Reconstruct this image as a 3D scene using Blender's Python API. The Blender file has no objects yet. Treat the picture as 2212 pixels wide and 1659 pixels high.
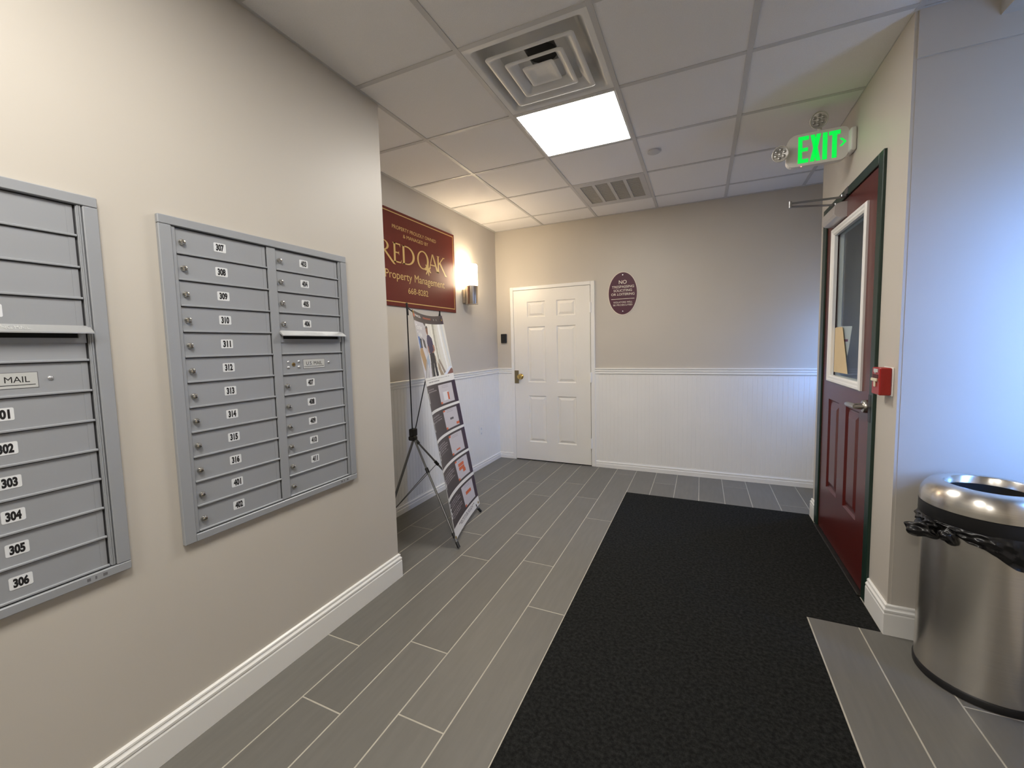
import bpy, bmesh, math, random
from mathutils import Vector, Matrix
random.seed(7)
S = bpy.context.scene
COL = S.collection
PI = math.pi

# ------------------------------------------------------------------ camera
W_PX, H_PX, F_PX = 2212.0, 1659.0, 898.765
cam_d = bpy.data.cameras.new('camera')
cam = bpy.data.objects.new('camera', cam_d)
COL.objects.link(cam)
cam_d.sensor_fit = 'HORIZONTAL'
cam_d.sensor_width = 36.0
cam_d.lens = F_PX / W_PX * 36.0
cam_d.shift_x = 1.81 / W_PX
cam_d.shift_y = -14.74 / W_PX
cam_d.clip_start = 0.02
r_ = Vector((0.90949161, 0.41506474, -0.0233725))
u_ = Vector((-0.01043843, 0.07900415, 0.99681963))
f_ = Vector((-0.4155912, 0.90635512, -0.07618623))
cam.matrix_world = Matrix(((r_.x, u_.x, -f_.x, 1.63902), (r_.y, u_.y, -f_.y, -1.7317), (r_.z, u_.z, -f_.z, 1.37035), (0, 0, 0, 1)))
S.camera = cam

# ------------------------------------------------------------------ world, exposure
wd = bpy.data.worlds.new('sky')
S.world = wd
wd.use_nodes = True
bg = wd.node_tree.nodes['Background']
wn = wd.node_tree                       # blue sky above the horizon, dim grey-blue ground below it
w_tc = wn.nodes.new('ShaderNodeTexCoord'); w_sx = wn.nodes.new('ShaderNodeSeparateXYZ'); w_cr = wn.nodes.new('ShaderNodeValToRGB')
w_mr = wn.nodes.new('ShaderNodeMapRange'); w_mr.inputs['From Min'].default_value = -0.15; w_mr.inputs['From Max'].default_value = 0.15
wn.links.new(w_tc.outputs['Generated'], w_sx.inputs[0]); wn.links.new(w_sx.outputs['Z'], w_mr.inputs['Value']); wn.links.new(w_mr.outputs[0], w_cr.inputs[0])
w_cr.color_ramp.elements[0].color = (0.10, 0.15, 0.28, 1); w_cr.color_ramp.elements[1].color = (0.17, 0.39, 1.0, 1)
wn.links.new(w_cr.outputs[0], bg.inputs['Color'])
bg.inputs['Strength'].default_value = 21.0
S.view_settings.view_transform = 'Standard'
S.view_settings.look = 'None'
S.view_settings.exposure = 0.70
S.view_settings.gamma = 1.0
S.view_settings.use_curve_mapping = False
S.cycles.use_denoising = True
S.cycles.max_bounces = 7
S.cycles.diffuse_bounces = 4
S.cycles.glossy_bounces = 3
S.cycles.use_adaptive_sampling = True
S.cycles.adaptive_threshold = 0.03
S.cycles.caustics_reflective = False
S.cycles.caustics_refractive = False
S.cycles.sample_clamp_indirect = 8.0
PANEL = 20.0            # radiance of the ceiling light panels
SCONCE = 24.0

H = 2.71                # ceiling height
G = 0.6096              # ceiling grid pitch
DW = 2.43               # face of the wall with the red door
XE = 3.60               # face of the outer wall with the windows
XS2 = 2.90              # face of the outer wall beside the viewer, which steps out at YS2
YS2 = -0.02
YB = 2.80               # face of the back wall
XA = -0.61              # face of the alcove wall
YN = 0.645              # face of the wall behind the waste bin
YR = -4.6               # rear wall

def portal(loc, rot, sx, sy):
    d = bpy.data.lights.new('window_daylight', 'AREA')
    d.shape = 'RECTANGLE'; d.size = sx; d.size_y = sy
    d.cycles.is_portal = True
    o = bpy.data.objects.new('window_daylight', d)
    o.location = loc; o.rotation_euler = rot
    COL.objects.link(o)
XR = 2.98                                                        # end wall of the recess beyond the red door
WINS = [(XR, 2.40, 2.70, 0.92, 1.76), (XE, 1.02, 1.20, 1.15, 1.70)]   # wall x, y0, y1, z0, z1
WB = (3.03, 3.50, 0.85, 2.12)                                    # x0, x1, z0, z1 in the step beside the bin
for (x, a, b, c, d) in WINS: portal((x + .14, (a + b) / 2, (c + d) / 2), (0, PI / 2, 0), d - c, b - a)
portal(((WB[0] + WB[1]) / 2, YS2 - .14, (WB[2] + WB[3]) / 2), (PI / 2, 0, PI), WB[1] - WB[0], WB[3] - WB[2])

# ------------------------------------------------------------------ materials
MT = {}
def lin(r, g, b):
    f = lambda c: c / 12.92 if c <= 0.04045 else ((c + 0.055) / 1.055) ** 2.4
    return (f(r / 255), f(g / 255), f(b / 255), 1)
def mat(name, col, rough=0.5, metal=0.0, var=0.0, vscale=8.0, vstretch=(1, 1, 1), bump=0.0, bscale=60.0, spec=0.5, coat=0.0, aniso=0.0, rnd=0.0):
    m = bpy.data.materials.new(name); m.use_nodes = True
    nt = m.node_tree; b = nt.nodes['Principled BSDF']
    if len(col) == 3: col = (*col, 1)
    b.inputs['Base Color'].default_value = col
    b.inputs['Roughness'].default_value = rough
    b.inputs['Metallic'].default_value = metal
    b.inputs['Specular IOR Level'].default_value = spec
    b.inputs['Coat Weight'].default_value = coat
    if aniso:
        b.inputs['Anisotropic'].default_value = aniso; b.inputs['Anisotropic Rotation'].default_value = 0.25
        tg = nt.nodes.new('ShaderNodeTangent'); tg.direction_type = 'RADIAL'; tg.axis = 'Z'
        nt.links.new(tg.outputs[0], b.inputs['Tangent'])
    tc = nt.nodes.new('ShaderNodeTexCoord')
    mp = nt.nodes.new('ShaderNodeMapping'); mp.inputs['Scale'].default_value = vstretch
    nt.links.new(tc.outputs['Object'], mp.inputs[0])
    out = None
    if var or rnd:
        n = nt.nodes.new('ShaderNodeTexNoise'); n.inputs['Scale'].default_value = vscale; n.inputs['Detail'].default_value = 1.5
        nt.links.new(mp.outputs[0], n.inputs['Vector'])
        mr = nt.nodes.new('ShaderNodeMapRange')
        mr.inputs['From Min'].default_value = 0.3; mr.inputs['From Max'].default_value = 0.7
        mr.inputs['To Min'].default_value = 1 - var; mr.inputs['To Max'].default_value = 1 + var
        nt.links.new(n.outputs['Fac'], mr.inputs['Value'])
        val = mr.outputs[0]
        if rnd:
            oi = nt.nodes.new('ShaderNodeObjectInfo')
            m2 = nt.nodes.new('ShaderNodeMapRange'); m2.inputs['To Min'].default_value = 1 - rnd; m2.inputs['To Max'].default_value = 1 + rnd
            nt.links.new(oi.outputs['Random'], m2.inputs['Value'])
            mu = nt.nodes.new('ShaderNodeMath'); mu.operation = 'MULTIPLY'
            nt.links.new(val, mu.inputs[0]); nt.links.new(m2.outputs[0], mu.inputs[1]); val = mu.outputs[0]
        vm = nt.nodes.new('ShaderNodeVectorMath'); vm.operation = 'SCALE'; vm.inputs[0].default_value = col[:3]
        nt.links.new(val, vm.inputs['Scale']); nt.links.new(vm.outputs[0], b.inputs['Base Color'])
    if bump:
        n2 = nt.nodes.new('ShaderNodeTexNoise'); n2.inputs['Scale'].default_value = bscale; n2.inputs['Detail'].default_value = 0.5
        nt.links.new(mp.outputs[0], n2.inputs['Vector'])
        bp = nt.nodes.new('ShaderNodeBump'); bp.inputs['Strength'].default_value = bump; bp.inputs['Distance'].default_value = 0.004
        nt.links.new(n2.outputs['Fac'], bp.inputs['Height']); nt.links.new(bp.outputs[0], b.inputs['Normal'])
    MT[name] = m
    return m
def emit(name, col, strength, base=(0.8, 0.8, 0.8)):
    m = mat(name, base, 0.4)
    b = m.node_tree.nodes['Principled BSDF']
    b.inputs['Emission Color'].default_value = (*col, 1); b.inputs['Emission Strength'].default_value = strength
    return m
def glassmat(name, tint, refl=0.08):
    m = bpy.data.materials.new(name); m.use_nodes = True
    nt = m.node_tree; nt.nodes.clear()
    o = nt.nodes.new('ShaderNodeOutputMaterial'); mx = nt.nodes.new('ShaderNodeMixShader')
    t = nt.nodes.new('ShaderNodeBsdfTransparent'); t.inputs[0].default_value = (*tint, 1)
    g = nt.nodes.new('ShaderNodeBsdfGlossy'); g.inputs['Roughness'].default_value = 0.02
    lw = nt.nodes.new('ShaderNodeLayerWeight'); lw.inputs['Blend'].default_value = 0.5
    pw = nt.nodes.new('ShaderNodeMath'); pw.operation = 'POWER'; pw.inputs[1].default_value = 5.0
    ma = nt.nodes.new('ShaderNodeMath'); ma.operation = 'MULTIPLY_ADD'; ma.inputs[1].default_value = 0.5; ma.inputs[2].default_value = 0.03
    nt.links.new(lw.outputs['Facing'], pw.inputs[0]); nt.links.new(pw.outputs[0], ma.inputs[0]); nt.links.new(ma.outputs[0], mx.inputs[0]); nt.links.new(t.outputs[0], mx.inputs[1]); nt.links.new(g.outputs[0], mx.inputs[2]); nt.links.new(mx.outputs[0], o.inputs[0])
    MT[name] = m
    return m

mat('wall_paint', (0.592, 0.550, 0.487), 0.47, var=0.02, vscale=2, spec=0.45)
mat('white_trim', (0.88, 0.87, 0.84), 0.32, var=0.015, vscale=3)
mat('white_door', (0.86, 0.84, 0.79), 0.36, var=0.015, vscale=3)
mat('ceiling_tile', (0.82, 0.80, 0.78), 0.9, var=0.03, vscale=300, bump=0.25, bscale=240, spec=0.2)
mat('ceiling_grid', (0.56, 0.545, 0.53), 0.5, var=0.01)
mat('floor_tile', (0.158, 0.151, 0.135), 0.42, var=0.05, vscale=5, vstretch=(9, 1, 1), bump=0.06, bscale=22, spec=0.4, rnd=0.07)
mat('grout', (0.46, 0.43, 0.36), 0.85, var=0.08, vscale=30)
mat('mailbox_paint', (0.355, 0.370, 0.395), 0.40, metal=0.10, var=0.01, spec=0.5)
mat('mailbox_dark', (0.03, 0.03, 0.034), 0.6, var=0.05)
mat('black_void', (0.006, 0.006, 0.006), 0.8, var=0.05)
mat('bright_alu', (0.72, 0.73, 0.73), 0.34, metal=0.75, var=0.02)
mat('chrome', (0.66, 0.63, 0.56), 0.22, metal=1.0, var=0.03)
mat('label_white', (0.80, 0.82, 0.84), 0.35, var=0.01)
mat('ink_black', (0.010, 0.010, 0.012), 0.5, var=0.05)
mat('ink_grey', (0.16, 0.16, 0.17), 0.5, var=0.05)
mat('brass', (0.62, 0.44, 0.16), 0.24, metal=1.0, var=0.05)
mat('brass_dark', (0.27, 0.21, 0.12), 0.38, metal=0.9, var=0.06)
mat('sign_maroon', (0.125, 0.0145, 0.0085), 0.48, var=0.03, spec=0.3)
mat('sign_gold', (0.62, 0.42, 0.15), 0.42, var=0.03)
mat('oval_maroon', (0.072, 0.009, 0.029), 0.5, var=0.03)
mat('oval_white', (0.80, 0.72, 0.62), 0.4, var=0.02)
mat('door_red', (0.088, 0.0098, 0.0074), 0.27, var=0.04, vscale=4, spec=0.55)
mat('frame_green', (0.010, 0.030, 0.020), 0.34, var=0.05)
mat('steel', (0.52, 0.50, 0.46), 0.30, metal=1.0, var=0.02)
mat('closer_silver', (0.66, 0.63, 0.61), 0.40, metal=0.6, var=0.02)
mat('dark_steel', (0.30, 0.30, 0.31), 0.32, metal=0.9, var=0.04)
mat('brushed_steel', (0.70, 0.67, 0.62), 0.27, metal=1.0, var=0.035, vscale=4, vstretch=(1, 1, 60), aniso=0.75)
mat('black_plastic', (0.008, 0.008, 0.009), 0.42, var=0.1)
mat('bag_plastic', (0.006, 0.006, 0.007), 0.27, var=0.1, bump=0.25, bscale=30, spec=0.5)
mat('pole_grey', (0.20, 0.20, 0.20), 0.35, metal=0.6, var=0.03)
mat('exit_white', (0.80, 0.77, 0.74), 0.45, var=0.01)
mat('lamp_head', (0.55, 0.53, 0.50), 0.3, metal=0.3, var=0.04)
mat('lamp_lens', (0.34, 0.33, 0.31), 0.2, metal=0.5, var=0.3, vscale=45)
mat('pull_red', (0.36, 0.014, 0.010), 0.3, var=0.03)
mat('pull_recess_shade', (0.06, 0.004, 0.003), 0.5, var=0.05)
mat('cream', (0.75, 0.68, 0.50), 0.4, var=0.02)
mat('manila', (0.72, 0.56, 0.33), 0.6, var=0.03)
mat('paper', (0.78, 0.78, 0.82), 0.6, var=0.01)
mat('ink_purple', (0.20, 0.03, 0.12), 0.6, var=0.05)
mat('vent_white', (0.74, 0.73, 0.71), 0.38, var=0.02)
mat('grille_grey', (0.46, 0.44, 0.40), 0.6, var=0.05, vscale=200)
mat('sensor_black', (0.012, 0.012, 0.012), 0.35, var=0.1)
mat('vestibule_paint', (0.55, 0.54, 0.50), 0.6, var=0.03)
mat('nickel', (0.52, 0.44, 0.35), 0.28, metal=1.0, var=0.03)
mat('threshold_metal', (0.045, 0.040, 0.032), 0.45, metal=0.8, var=0.2, vscale=30)
mat('bolt_silver', (0.75, 0.76, 0.78), 0.25, metal=0.8, var=0.02)
mat('mail_sticker', (0.55, 0.56, 0.55), 0.4, var=0.02)
emit('panel_glow', (1.0, 0.955, 0.885), PANEL)
emit('sconce_glow', (1.0, 0.80, 0.54), SCONCE)
emit('exit_green', (0.0, 1.0, 0.08), 0.5, (0.0, 0.3, 0.05))
emit('led_red', (1.0, 0.25, 0.2), 1.2)
glassmat('window_glass', (0.95, 0.97, 0.97))
glassmat('door_glass', (0.90, 0.94, 0.94))
# black carpet mat with flecks
def carpet():
    m = mat('mat_carpet', (0.012, 0.0125, 0.012), 0.95, spec=0.1)
    nt = m.node_tree; b = nt.nodes['Principled BSDF']
    tc = nt.nodes['Texture Coordinate']
    n = nt.nodes.new('ShaderNodeTexNoise'); n.inputs['Scale'].default_value = 260; n.inputs['Detail'].default_value = 6; n.inputs['Roughness'].default_value = 0.75
    n2 = nt.nodes.new('ShaderNodeTexNoise'); n2.inputs['Scale'].default_value = 70; n2.inputs['Detail'].default_value = 5
    nt.links.new(tc.outputs['Object'], n.inputs['Vector']); nt.links.new(tc.outputs['Object'], n2.inputs['Vector'])
    mu = nt.nodes.new('ShaderNodeMath'); mu.operation = 'MULTIPLY'
    nt.links.new(n.outputs['Fac'], mu.inputs[0]); nt.links.new(n2.outputs['Fac'], mu.inputs[1])
    cr = nt.nodes.new('ShaderNodeValToRGB')
    e = cr.color_ramp.elements
    e[0].position = 0.17; e[0].color = (0.0098, 0.0100, 0.0096, 1)
    e[1].position = 0.44; e[1].color = (0.036, 0.037, 0.035, 1)
    nt.links.new(mu.outputs[0], cr.inputs[0]); nt.links.new(cr.outputs[0], b.inputs['Base Color'])
    bp = nt.nodes.new('ShaderNodeBump'); bp.inputs['Strength'].default_value = 0.9; bp.inputs['Distance'].default_value = 0.004
    nt.links.new(n.outputs['Fac'], bp.inputs['Height']); nt.links.new(bp.outputs[0], b.inputs['Normal'])
carpet()
# banner print: colours come from the printed design stored on the mesh
def bannermat():
    m = mat('banner_print', (0.8, 0.8, 0.8), 0.45)
    nt = m.node_tree; a = nt.nodes.new('ShaderNodeVertexColor'); a.layer_name = 'print'
    nt.links.new(a.outputs[0], nt.nodes['Principled BSDF'].inputs['Base Color'])
bannermat()

# ------------------------------------------------------------------ mesh helpers
ORG = {}
def bx(bm, x0, x1, y0, y1, z0, z1, bev=0.0, seg=1):
    g = bmesh.ops.create_cube(bm, size=1.0)
    vs = g['verts']
    for v in vs:
        v.co = Vector((x0 + (v.co.x + .5) * (x1 - x0), y0 + (v.co.y + .5) * (y1 - y0), z0 + (v.co.z + .5) * (z1 - z0)))
    if bev:
        es = list({e for v in vs for e in v.link_edges})
        bmesh.ops.bevel(bm, geom=es, offset=bev, segments=seg, profile=0.5, affect='EDGES')
def tube(bm, pts, r, n=10, cap=True):
    pts = [Vector(p) for p in pts]
    rings = []
    for i, p in enumerate(pts):
        d = (pts[min(i + 1, len(pts) - 1)] - pts[max(i - 1, 0)]).normalized()
        a = d.cross(Vector((0, 0, 1)))
        if a.length < 1e-3: a = d.cross(Vector((1, 0, 0)))
        a.normalize(); b = d.cross(a)
        rr = r[i] if isinstance(r, (list, tuple)) else r
        rings.append([bm.verts.new(p + (a * math.cos(t) + b * math.sin(t)) * rr) for t in [2 * PI * k / n for k in range(n)]])
    for i in range(len(rings) - 1):
        for k in range(n):
            bm.faces.new((rings[i][k], rings[i][(k + 1) % n], rings[i + 1][(k + 1) % n], rings[i + 1][k]))
    if cap:
        bm.faces.new(rings[0][::-1]); bm.faces.new(rings[-1])
def lathe(bm, prof, c, n=48, close=False):
    rings = []
    for r, z in prof:
        if r < 1e-6: rings.append([bm.verts.new((c[0], c[1], c[2] + z))])
        else: rings.append([bm.verts.new((c[0] + r * math.cos(2 * PI * k / n), c[1] + r * math.sin(2 * PI * k / n), c[2] + z)) for k in range(n)])
    for i in range(len(rings) - 1):
        a, b = rings[i], rings[i + 1]
        for k in range(n):
            q = (k + 1) % n
            if len(a) == 1 and len(b) == 1: continue
            if len(a) == 1: bm.faces.new((a[0], b[q], b[k]))
            elif len(b) == 1: bm.faces.new((a[k], a[q], b[0]))
            else: bm.faces.new((a[k], a[q], b[q], b[k]))
def disc(bm, c, axis, r0, prof, n=28):
    """lathe along an arbitrary axis: prof = [(radius, height)]"""
    b2 = bmesh.new(); lathe(b2, prof, (0, 0, 0), n)
    rot = Vector((0, 0, 1)).rotation_difference(Vector(axis).normalized()).to_matrix()
    off = [bm.verts.new(rot @ v.co + Vector(c)) for v in b2.verts]
    b2.verts.index_update()
    for f in b2.faces: bm.faces.new([off[v.index] for v in f.verts])
    b2.free()
def prism(bm, poly, fn, t):
    """extrude 2-D polygon; fn(a, b, h) maps to 3-D"""
    n = len(poly)
    A = [bm.verts.new(fn(a, b, 0)) for a, b in poly]; B = [bm.verts.new(fn(a, b, t)) for a, b in poly]
    bm.faces.new(A[::-1]); bm.faces.new(B)
    for i in range(n):
        j = (i + 1) % n
        bm.faces.new((A[i], A[j], B[j], B[i]))
def run(bm, prof, fn, s0, s1, m0=0, m1=0):
    """moulding: profile [(out, z)] swept straight from s0 to s1; fn(s, out, z)"""
    A = [bm.verts.new(fn(s0 + m0 * o, o, z)) for o, z in prof]; B = [bm.verts.new(fn(s1 + m1 * o, o, z)) for o, z in prof]
    n = len(prof)
    for i in range(n):
        j = (i + 1) % n
        bm.faces.new((A[i], A[j], B[j], B[i]))
    bm.faces.new(A[::-1]); bm.faces.new(B)
def org(p):
    return ORG.get(p, Vector((0, 0, 0)))
def finish(o, parent):
    COL.objects.link(o)
    if parent is not None: o.parent = parent
def obj(name, bm, m, parent=None, smooth=False, at=None, angle=None):
    bmesh.ops.recalc_face_normals(bm, faces=bm.faces[:])
    me = bpy.data.meshes.new(name)
    po = org(parent) if parent is not None else Vector((0, 0, 0))
    loc = Vector(at) if at is not None else po
    bm.transform(Matrix.Translation(-loc))
    bm.to_mesh(me); bm.free()
    for mm in (m if isinstance(m, (list, tuple)) else [m]): me.materials.append(MT[mm])
    if smooth:
        for p in me.polygons: p.use_smooth = True
        if hasattr(me, 'set_sharp_from_angle'): me.set_sharp_from_angle(angle=math.radians(angle or 40))
    o = bpy.data.objects.new(name, me)
    o.location = loc - po
    ORG[o] = loc
    finish(o, parent)
    return o
def inst(src, name, parent, off):
    """linked copy of a mesh object moved by off"""
    o = src.copy(); o.name = name
    COL.objects.link(o); o.parent = parent
    o.location = src.location + Vector(off) if parent is src.parent else ORG[src] + Vector(off) - org(parent)
    ORG[o] = ORG[src] + Vector(off)
    return o
def thing(name, label, cat, loc, group=None):
    o = bpy.data.objects.new(name, None); o.empty_display_size = 0.05
    o.location = loc; COL.objects.link(o); ORG[o] = Vector(loc)
    return tag(o, label, cat, group)
def tag(o, label, cat, group=None):
    o['label'] = label; o['category'] = cat
    if group: o['group'] = group
    return o
def struct(name, bm, m, label=None, smooth=False):
    o = obj(name, bm, m, smooth=smooth); o['kind'] = 'structure'
    if label: o['label'] = label
    return o
def box_obj(name, m, parent, *d, bev=0.0, seg=1):
    bm = bmesh.new(); bx(bm, *d, bev=bev, seg=seg)
    return obj(name, bm, m, parent)

_tc = {}
def text2d(s, bold=0.0):
    """outline of a string as (verts, faces) normalised to a unit-height box of its own bounds"""
    k = (s, bold)
    if k in _tc: return _tc[k]
    c = bpy.data.curves.new('t', 'FONT'); c.body = s; c.size = 1.0; c.offset = bold; c.resolution_u = 4
    o = bpy.data.objects.new('t', c); COL.objects.link(o)
    dg = bpy.context.evaluated_depsgraph_get()
    me = bpy.data.meshes.new_from_object(o.evaluated_get(dg))
    vs = [(v.co.x, v.co.y) for v in me.vertices]; fs = [tuple(p.vertices) for p in me.polygons]
    bpy.data.objects.remove(o); bpy.data.curves.remove(c); bpy.data.meshes.remove(me)
    x0 = min(v[0] for v in vs); x1 = max(v[0] for v in vs); y0 = min(v[1] for v in vs); y1 = max(v[1] for v in vs)
    vs = [((a - x0) / (x1 - x0), (b - y0) / (y1 - y0)) for a, b in vs]
    _tc[k] = (vs, fs)
    return _tc[k]
def text(bm, s, fn, a0, a1, b0, b1, bold=0.0):
    vs, fs = text2d(s, bold)
    V = [bm.verts.new(fn(a0 + a * (a1 - a0), b0 + b * (b1 - b0))) for a, b in vs]
    for f in fs:
        try: bm.faces.new([V[i] for i in f])
        except ValueError: pass
def weld(bm):
    bmesh.ops.remove_doubles(bm, verts=bm.verts[:], dist=1e-5)

# ------------------------------------------------------------------ room shell
# floor: grout bed with plank tiles
bm = bmesh.new(); bx(bm, -0.75, 3.75, YR - .15, YB + .15, -0.12, -0.0009)
floor = struct('floor', bm, 'grout', 'grey wood-look plank tile floor with pale grout lines')
PW, PL, PX = 0.2026, 1.2075, -0.1938
GAP = 0.0056
joints = {-1: 0.40, 0: 0.773, 1: 0.167, 2: 0.833, 3: 0.53, 4: 0.95, 5: 0.617, 6: 0.197}
MX0, MX1, MY1 = 1.0205, 2.128, 2.095     # mat recess
def plank(x0, x1, y0, y1):
    bm = bmesh.new(); bx(bm, x0, x1, y0, y1, -0.010, 0.0, bev=0.0009)
    obj('floor_tile', bm, 'floor_tile', floor)
def row(x0, x1, ylo, yhi, j):
    while j > ylo: j -= PL
    y = j
    while y < yhi:
        a, b = max(y + GAP / 2, ylo), min(y + PL - GAP / 2, yhi)
        if b - a > 0.012: plank(x0 + GAP / 2, x1 - GAP / 2, a, b)
        y += PL
for k in range(-1, 14):
    x0 = PX + (k - 1) * PW; x1 = x0 + PW
    j = joints.get(k, 0.15 + (k * 0.437) % 1.2)
    if k <= 6:
        row(max(x0, XA + .01), x1, YR if k > 1 else .16, YB, j)
    elif k <= 13:
        row(x0, x1, MY1, YB, j)
for k in (14, 15, 16):
    x0 = PX + (k - 1) * PW
    row(x0, min(x0 + PW, XR), 2.07, YB, (k * .31) % 1.2)
for i, j in enumerate((-0.42, -0.50, 0.262, -0.3, .1, .3, .1, .4)):
    x0 = MX1 + i * 0.202
    row(x0, min(x0 + .202, XE), YR if x0 < 2.9 else YS2, YN, j)
row(MX0, MX1, YR, -2.6, -3)

# ceiling: slab, tees, tiles
bm = bmesh.new(); bx(bm, -0.75, 3.75, YR - .15, YB + .15, H + .16, H + .26)
ceil = struct('ceiling', bm, 'ceiling_tile', 'suspended ceiling of white lay-in tiles in a pale metal grid')
special = {(1, 0), (1, 1), (1, 3), (1, -3), (1, -6)}
tile0 = None
def ctile(x0, x1, y0, y1):
    bm = bmesh.new(); bx(bm, x0 + .008, x1 - .008, y0 + .008, y1 - .008, H + .003, H + .018)
    obj('ceiling_tile', bm, 'ceiling_tile', ceil)
tile_src = None
for i in range(-1, 6):
    for j in range(-8, 5):
        if (i, j) in special: continue
        x0, x1, y0, y1 = i * G, (i + 1) * G, j * G, (j + 1) * G
        if i == -1:
            if y1 <= 0.17: continue
            y0 = max(y0, .16)
        if i >= 4 and not (y1 <= YN + .02 or y0 >= 1.8):
            if y0 < YN: y1 = YN
            else: continue
        if i == 4 and y0 >= 1.8: y0 = max(y0, 2.06)
        if i == 5:
            if y0 >= 1.8: y0 = max(y0, 2.06)
            x1 = min(x1, XE)
        x0 = max(x0, XA); y0 = max(y0, YR); y1 = min(y1, YB)
        full = abs(x1 - x0 - G) < 1e-6 and abs(y1 - y0 - G) < 1e-6
        if full and tile_src is not None:
            inst(tile_src, 'ceiling_tile', ceil, (x0 - tile_src['_x'], y0 - tile_src['_y'], 0))
        else:
            bm = bmesh.new(); bx(bm, x0 + .008, x1 - .008, y0 + .008, y1 - .008, H + .003, H + .018)
            o = obj('ceiling_tile', bm, 'ceiling_tile', ceil)
            if full: tile_src = o; o['_x'] = x0; o['_y'] = y0
def tee(x0, x1, y0, y1, dz=0):
    bm = bmesh.new(); bx(bm, x0, x1, y0, y1, H - .0008 + dz, H + .012, bev=.0006)
    obj('grid_tee', bm, 'ceiling_grid', ceil)
TW = 0.0125
for i in range(0, 6):
    x = i * G
    if i == 0: tee(x + .0, x + TW, YR, .16); tee(x - TW, x + TW, .16, YB)
    elif i == 4: tee(x - TW, DW, YN, 2.06); tee(x - TW, x + TW, YR, YN); tee(x - TW, x + TW, 2.06, YB)
    elif i == 5: tee(x - TW, x + TW, YR, YN); tee(x - TW, x + TW, 2.06, YB)
    else: tee(x - TW, x + TW, YR, YB)
for j in range(-7, 5):
    y = j * G
    tee(XA if y > .16 else 0.0, DW if y > YN and y < 2.06 else (XS2 if y < YS2 else XE), y - TW, y + TW, .0006)
# wall angles
for d in ((XA, XA + .02, .16, YB), (XA, XE, YB - .02, YB), (DW - .0, XE, YN - .02, YN), (XA, 0, .16, .18)):
    tee(*d, -.0004)

# walls
bm = bmesh.new(); bx(bm, -0.13, 0.0, YR - .13, 0.16, 0, H + .16); bx(bm, -0.74, -0.13, 0.03, 0.16, 0, H + .16)
wall_left = struct('wall_left', bm, 'wall_paint', 'beige painted wall that holds the mailboxes')
bm = bmesh.new(); bx(bm, XA - .13, XA, 0.16, YB + .13, 0, H + .16)
wall_alc = struct('wall_alcove', bm, 'wall_paint', 'beige alcove wall behind the banner with white beadboard below')
bm = bmesh.new(); bx(bm, XA, XR + .12, YB, YB + .13, 0, H + .16)
wall_back = struct('wall_back', bm, 'wall_paint', 'beige end wall with white beadboard below the chair rail')
OY0, OY1, OZ = 0.925, 1.880, 2.228       # rough opening of the red door
bm = bmesh.new()
bx(bm, DW, DW + .05, YN + .12, OY0, 0, H + .16); bx(bm, DW, DW + .05, OY1, 2.06, 0, H + .16); bx(bm, DW, DW + .05, OY0, OY1, OZ, H + .16)
wall_right = struct('wall_right', bm, 'wall_paint', 'beige wall around the red door')
bm = bmesh.new(); bx(bm, DW, XE + .12, YN, YN + .12, 0, H + .16)
wall_corner = struct('wall_corner', bm, 'wall_paint', 'beige wall behind the steel waste bin, lit blue by daylight')
box_obj('skim_panel', 'wall_paint', wall_corner, DW + .012, XE, YN - .002, YN, .14, 2.514)
box_obj('header_panel', 'wall_paint', wall_corner, DW + .012, XE, YN - .0075, YN, 2.52, H)
bm = bmesh.new(); bx(bm, DW + .05, XE, 1.94, 2.06, 0, H + .16)
struct('wall_recess', bm, 'wall_paint', 'short wall between the door vestibule and the window recess')
bm = bmesh.new()
prev = YS2 - .12
for (_x, y0, y1, z0, z1) in WINS[1:]:
    bx(bm, XE, XE + .12, prev, y0, 0, H + .16); bx(bm, XE, XE + .12, y0, y1, 0, z0); bx(bm, XE, XE + .12, y0, y1, z1, H + .16); prev = y1
bx(bm, XE, XE + .12, prev, 2.06, 0, H + .16)
_x, y0, y1, z0, z1 = WINS[0]
for d in ((2.06, y0, 0, H + .16), (y1, YB, 0, H + .16), (y0, y1, 0, z0), (y0, y1, z1, H + .16)): bx(bm, XR, XR + .12, *d)
struct('wall_outer', bm, 'wall_paint', 'outer wall beyond the red door')
bm = bmesh.new()
bx(bm, XS2, XS2 + .12, YR - .13, YS2, 0, H + .16); bx(bm, XS2 + .12, WB[0], YS2 - .12, YS2, 0, H + .16); bx(bm, WB[1], XE, YS2 - .12, YS2, 0, H + .16)
bx(bm, WB[0], WB[1], YS2 - .12, YS2, 0, WB[2]); bx(bm, WB[0], WB[1], YS2 - .12, YS2, WB[3], H + .16)
struct('wall_side', bm, 'wall_paint', 'outer wall beside the viewer with a window facing the waste bin')
bm = bmesh.new(); bx(bm, 0, XS2, YR - .13, YR, 0, H + .16)
struct('wall_rear', bm, 'wall_paint', 'beige wall behind the viewer')
def window(n_, label, fn, a0, a1, z0, z1):
    bm = bmesh.new(); t = .04
    for d in ((a0, a0 + t, z0, z1), (a1 - t, a1, z0, z1), (a0 + t, a1 - t, z0, z0 + t), (a0 + t, a1 - t, z1 - t, z1)): bx(bm, *fn(.03, .09, *d))
    w = struct('window_%d' % n_, bm, 'white_trim', label)
    box_obj('pane', 'window_glass', w, *fn(.055, .061, a0 + t, a1 - t, z0 + t, z1 - t))
window(1, 'window beside the waste bin', lambda p, q, a, b, c, d: (a, b, YS2 - q, YS2 - p, c, d), *WB)
for k, (l_, w_) in enumerate(zip(('window of the recess beyond the red door', 'unseen window added to light the vestibule behind the red door'), WINS)):
    window(k + 2, l_, lambda p, q, a, b, c, d, x=w_[0]: (x + p, x + q, a, b, c, d), *w_[1:])  # the vestibule window is added, unseen, to light the wall behind the glass
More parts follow.
